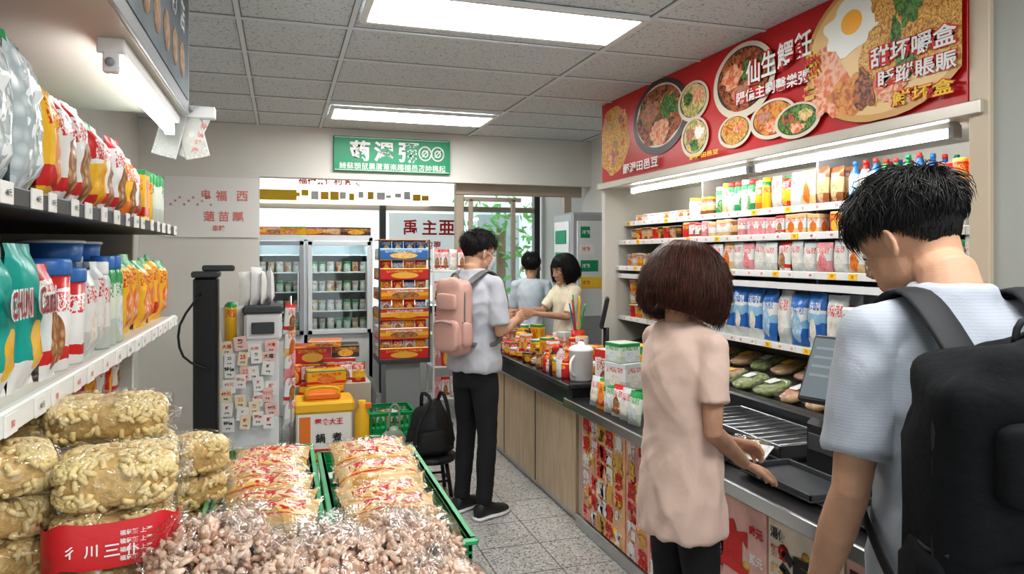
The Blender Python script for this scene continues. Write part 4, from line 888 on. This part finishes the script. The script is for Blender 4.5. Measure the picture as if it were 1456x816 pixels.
    for sd,(a,b,c) in legs.items():
        a,b,c=V(a)*k,V(b)*k,V(c)*k
        if female: a.x*=.8
        tr.add(tube([a,a.lerp(b,.3),a.lerp(b,.7),b,b.lerp(c,.35),b.lerp(c,.75),c+V((0,0,-.015))],[x*k*lf for x in(.088,.088,.073,.064,.062,.054,.052)],18),pants)
        o=V((c.x,c.y,0)); sx=1 if sd=='R' else -1
        up=[[V((o.x+math.copysign(abs(math.cos(t))**.8,math.cos(t))*w_+sx*.01*(y_>.05),o.y+y_,h0+hh*(.5+.5*math.sin(t))))for t in[2*math.pi*j/16 for j in range(16)]] for y_,w_,h0,hh in((-.065,.02,.015,.04),(-.055,.034,.014,.075),(-.02,.038,.014,.095),(.03,.038,.014,.09),(.08,.044,.014,.062),(.13,.046,.014,.048),(.17,.036,.014,.036),(.19,.015,.016,.02))]
        sho.add(grid_part(up),SHOE); 
        sl=[[V((o.x+math.cos(t)*w_+sx*.01*(y_>.05),o.y+y_,.001+.022*(.5+.5*sep(math.sin(t),.3))))for t in[2*math.pi*j/12 for j in range(12)]] for y_,w_ in((-.072,.02),(-.06,.038),(0,.04),(.08,.048),(.14,.049),(.18,.036),(.2,.012))]
        sho.add(grid_part(sl),PLW)
        sho.add(tube([c+V((0,0,.06)),V((c.x,c.y-.005,.05))],[.03,.032],12),SKIN)
    def w2(co): return .004*noise.noise(V((co.x*10,co.y*10,co.z*9)))+.003*noise.noise(V((co.x*20,co.y*20,co.z*30)))
    bake(tr,'trousers',pants,root,.0095,4,w2); sho.build('shoes',root)
    return root,k
def skinm(n,c):
    m=M(n,c,.62,bump=.12,bscale=260,var=.12,vscale=14); b=m.node_tree.nodes['Principled BSDF']; b.inputs['Subsurface Weight'].default_value=.06; b.inputs['Subsurface Radius'].default_value=(.01,.004,.002); b.inputs['Specular IOR Level'].default_value=.35; return m
SKIN=skinm('skin',(.53,.31,.21)); EYEW=M('eye_white',(.75,.73,.7),.3); EYEK=M('eye_iris',(.02,.012,.01),.2); LIP=M('lip',(.5,.2,.17),.45); MASK=M('mask_white',(.8,.82,.83),.7); SHOE=M('shoe_black',(.02,.02,.022),.5)
HAIRK=M('hair_black',(.009,.008,.008),.48); HAIRB=M('hair_brown',(.07,.02,.012),.45,var=.4,vscale=30)
def clothm(name,c,stripe=0):
    m,nt,N,L,b=nm(name); b.inputs['Roughness'].default_value=.9; b.inputs['Sheen Weight'].default_value=.15
    tc=N.new('ShaderNodeTexCoord'); n=N.new('ShaderNodeTexNoise'); n.inputs['Scale'].default_value=9; n.inputs['Detail'].default_value=6; n.inputs['Distortion'].default_value=.8; L.new(tc.outputs['Object'],n.inputs['Vector'])
    r=N.new('ShaderNodeValToRGB'); r.color_ramp.elements[0].position=.3; r.color_ramp.elements[1].position=.7; r.color_ramp.elements[0].color=c4([x*.93 for x in c]); r.color_ramp.elements[1].color=c4([x*1.05 for x in c]); L.new(n.outputs[0],r.inputs[0]); cur=r.outputs[0]
    if stripe:
        w=N.new('ShaderNodeTexWave'); w.bands_direction='Z'; w.inputs['Scale'].default_value=55; L.new(tc.outputs['Object'],w.inputs['Vector'])
        mx=N.new('ShaderNodeMix'); mx.data_type='RGBA'; mx.blend_type='MULTIPLY'; ml=N.new('ShaderNodeMath'); ml.operation='MULTIPLY'; ml.inputs[1].default_value=stripe; L.new(w.outputs[1],ml.inputs[0]); L.new(ml.outputs[0],mx.inputs[0]); L.new(cur,mx.inputs[6]); mx.inputs[7].default_value=(.75,.77,.8,1); cur=mx.outputs[2]
    L.new(cur,b.inputs['Base Color'])
    n2=N.new('ShaderNodeTexNoise'); n2.inputs['Scale'].default_value=420; L.new(tc.outputs['Object'],n2.inputs['Vector']); b2=N.new('ShaderNodeBump'); b2.inputs['Strength'].default_value=.25; b2.inputs['Distance'].default_value=.002; L.new(n2.outputs[0],b2.inputs['Height'])
    b1=N.new('ShaderNodeBump'); b1.inputs['Strength'].default_value=.35; b1.inputs['Distance'].default_value=.012; L.new(n.outputs[0],b1.inputs['Height']); L.new(b2.outputs[0],b1.inputs['Normal']); L.new(b1.outputs[0],b.inputs['Normal']); return m
STR=clothm('shirt_fine_stripe',(.40,.43,.49),.35); PEACH=clothm('blouse_peach',(.74,.55,.47)); GRYT=clothm('tee_grey',(.43,.44,.48)); PANT=M('trouser_black',(.012,.012,.015),.8,bump=.2,bscale=30); CREAMT=clothm('tee_cream',(.74,.68,.52)); WTEE=clothm('tee_white_blue',(.58,.64,.71))
def sh_(v,n,fr): return lambda mb,HM,sd: short_hair(mb,HM,HAIRK,sd,v,n,fr)
r1,k1=person('customer_man',(1.19,1.0,0),-20,1.725,((-.165,0,1.40),(-.21,-.02,1.12),(-.23,.09,.88)),((.165,0,1.40),(.215,.03,1.13),(.16,.2,.95)),STR,PANT,sh_(.035,6000,.05),yaw=30,pitch=26,loose=1.0,sleeve=.76,hsd=3,lean=.08,hfwd=.03,wk=.97)
r2,k2=person('customer_woman',(1.2,1.98,0),-80,1.58,((-.14,0,1.39),(-.17,.03,1.12),(-.08,.29,1.0)),((.14,0,1.39),(.165,-.02,1.12),(.02,.27,.94)),PEACH,PANT,lambda mb,HM,sd: bob_hair(mb,HM,HAIRB,sd,6200),female=True,pitch=12,yaw=10,hem=.75,sleeve=.66,loose=1.0,hsd=5,hands={'R':((-.05,.9,-.42),(0,-.4,-1),-1,18),'L':((.2,.9,-.3),(.5,-.2,-1),1,30)})
r3,k3=person('customer_with_backpack',(1.1,4.15,0),-60,1.69,((-.17,0,1.40),(-.21,.06,1.12),(-.1,.3,1.16)),((.17,0,1.40),(.21,.0,1.12),(.1,.27,1.17)),GRYT,PANT,sh_(.025,1800,.045),yaw=-12,pitch=8,mask=True,loose=1.03,hem=.88,hsd=9)
r4,k4=person('cashier_woman',(2.26,5.55,0),100,1.55,((-.155,0,1.395),(-.18,.1,1.16),(-.08,.4,1.2)),((.155,0,1.395),(.18,.15,1.2),(.1,.48,1.2)),CREAMT,PANT,lambda mb,HM,sd: bob_hair(mb,HM,HAIRK,sd,1200,.86),female=True,pitch=14,hsd=11,yaw=5)
r5,k5=person('shop_assistant',(2.28,6.5,0),-20,1.55,((-.165,0,1.40),(-.2,.06,1.12),(-.1,.3,1.1)),((.165,0,1.40),(.2,.0,1.12),(.1,.27,1.1)),WTEE,PANT,sh_(.03,900,.05),female=True,hsd=13)
def backpack(root,k,mat,w,d,h,zc,strapm,yb=-.12,pock=None,ex=.4):
    b=MB(); pock=pock or mat
    b.add(sell(w/2,d/2,h/2,ex,.5,44,34,.10,13,w),mat,T(0,yb-d/2+.01,zc)); b.add(sell(w/2*.84,d/2*.45,h/2*.4,.35,.45,30,20,.10,16),pock,T(0,yb-d+.012,zc-h*.24))
    b.add(sell(w/2*.7,d/2*.35,h/2*.22,.35,.45,26,14,.08,14,3),pock,T(0,yb-d+.014,zc+h*.2))
    for s in(-1,1):
        b.add(sell(.02,d/2*.6,h/2*.32,.5,.6,12,10,.2,20,s),pock,T(s*w*.485,yb-d*.45,zc-h*.22))
        b.add(tube(smoothpath([(s*w*.47,yb-d*.75,zc-h*.06),(s*w*.5,yb-d*.5,zc-h*.07),(s*w*.47,yb-d*.2,zc-h*.06)]),.004,6),strapm)
    b.add(tube(smoothpath([(-w*.49,yb-d*.62,zc-h*.3),(-w*.49,yb-d*.62,zc+h*.1),(-w*.44,yb-d*.6,zc+h*.38),(0,yb-d*.58,zc+h*.49),(w*.44,yb-d*.6,zc+h*.38),(w*.49,yb-d*.62,zc+h*.1),(w*.49,yb-d*.62,zc-h*.3)],4),.0045,6),strapm)
    b.add(tube(smoothpath([(-w*.3,yb-d*1.14,zc-h*.08),(0,yb-d*1.2,zc-h*.06),(w*.3,yb-d*1.14,zc-h*.08)],4),.004,6),strapm)
    b.add(tube(smoothpath([(-.03,yb-d*.35,zc+h*.48),(-.02,yb-d*.35,zc+h*.48+.035),(.02,yb-d*.35,zc+h*.48+.035),(.03,yb-d*.35,zc+h*.48)]),.006,6),strapm)
    for s in(-1,1):
        pts=[(s*.08,yb-.03,zc+h*.42),(s*.095,-.075*k,1.452*k),(s*.1,-.01,1.480*k),(s*.105,.06*k,1.452*k),(s*.118,.118*k,1.36*k),(s*.13,.13*k,1.25*k),(s*.152,.1*k,1.14*k),(s*.172,.0,1.05*k),(s*w*.42,yb-.01,zc-h*.36)]
        rf=[(0,-.3,1),(0,-.6,1),(0,0,1),(0,.6,.9),(0,1,.4),(0,1,0),(s*.6,.8,0),(s,0,0),(s,-.3,0)]
        sp=smoothpath(pts,3); rr=smoothpath(rf,3); n_=len(sp); b.add(tube(sp,[.031 if i<n_*.62 else .014 for i in range(n_)],10,asp=.25,ref=[v for v in rr]),strapm)
    b.build('backpack',root)
BPK=M('backpack_black',(.009,.010,.012),.85,bump=.35,bscale=35); BPK.node_tree.nodes['Principled BSDF'].inputs['Specular IOR Level'].default_value=.25
BPP=M('backpack_pink',(.56,.34,.29),.6,bump=.2,bscale=60); BPG=M('strap_grey',(.16,.15,.15),.6); BPS=M('strap_black',(.016,.017,.02),.7)
backpack(r1,k1,BPK,.37,.2,.56,1.14,BPS); backpack(r3,k3,BPP,.23,.12,.44,1.19,BPG)
# ---------------------------------------------------------------- light / world / camera
w=bpy.data.worlds.new('world'); S.world=w; w.use_nodes=True; bg=w.node_tree.nodes['Background']; bg.inputs[0].default_value=(.9,.96,1,1); bg.inputs[1].default_value=1.9
cam=bpy.data.cameras.new('camera'); co=bpy.data.objects.new('camera',cam); S.collection.objects.link(co); S.camera=co
cam.sensor_width=36; cam.lens=25.2; cam.shift_y=-.0316; cam.clip_start=.05
co.location=(0,0,1.55); co.rotation_euler=(math.radians(90),0,math.radians(-17.8))
S.view_settings.view_transform='Standard'; S.view_settings.exposure=0
try: S.view_settings.look='Medium High Contrast'
except Exception as e: print('look',e)
print('VERTS',sum(len(o.data.vertices) for o in S.objects if o.type=='MESH'))
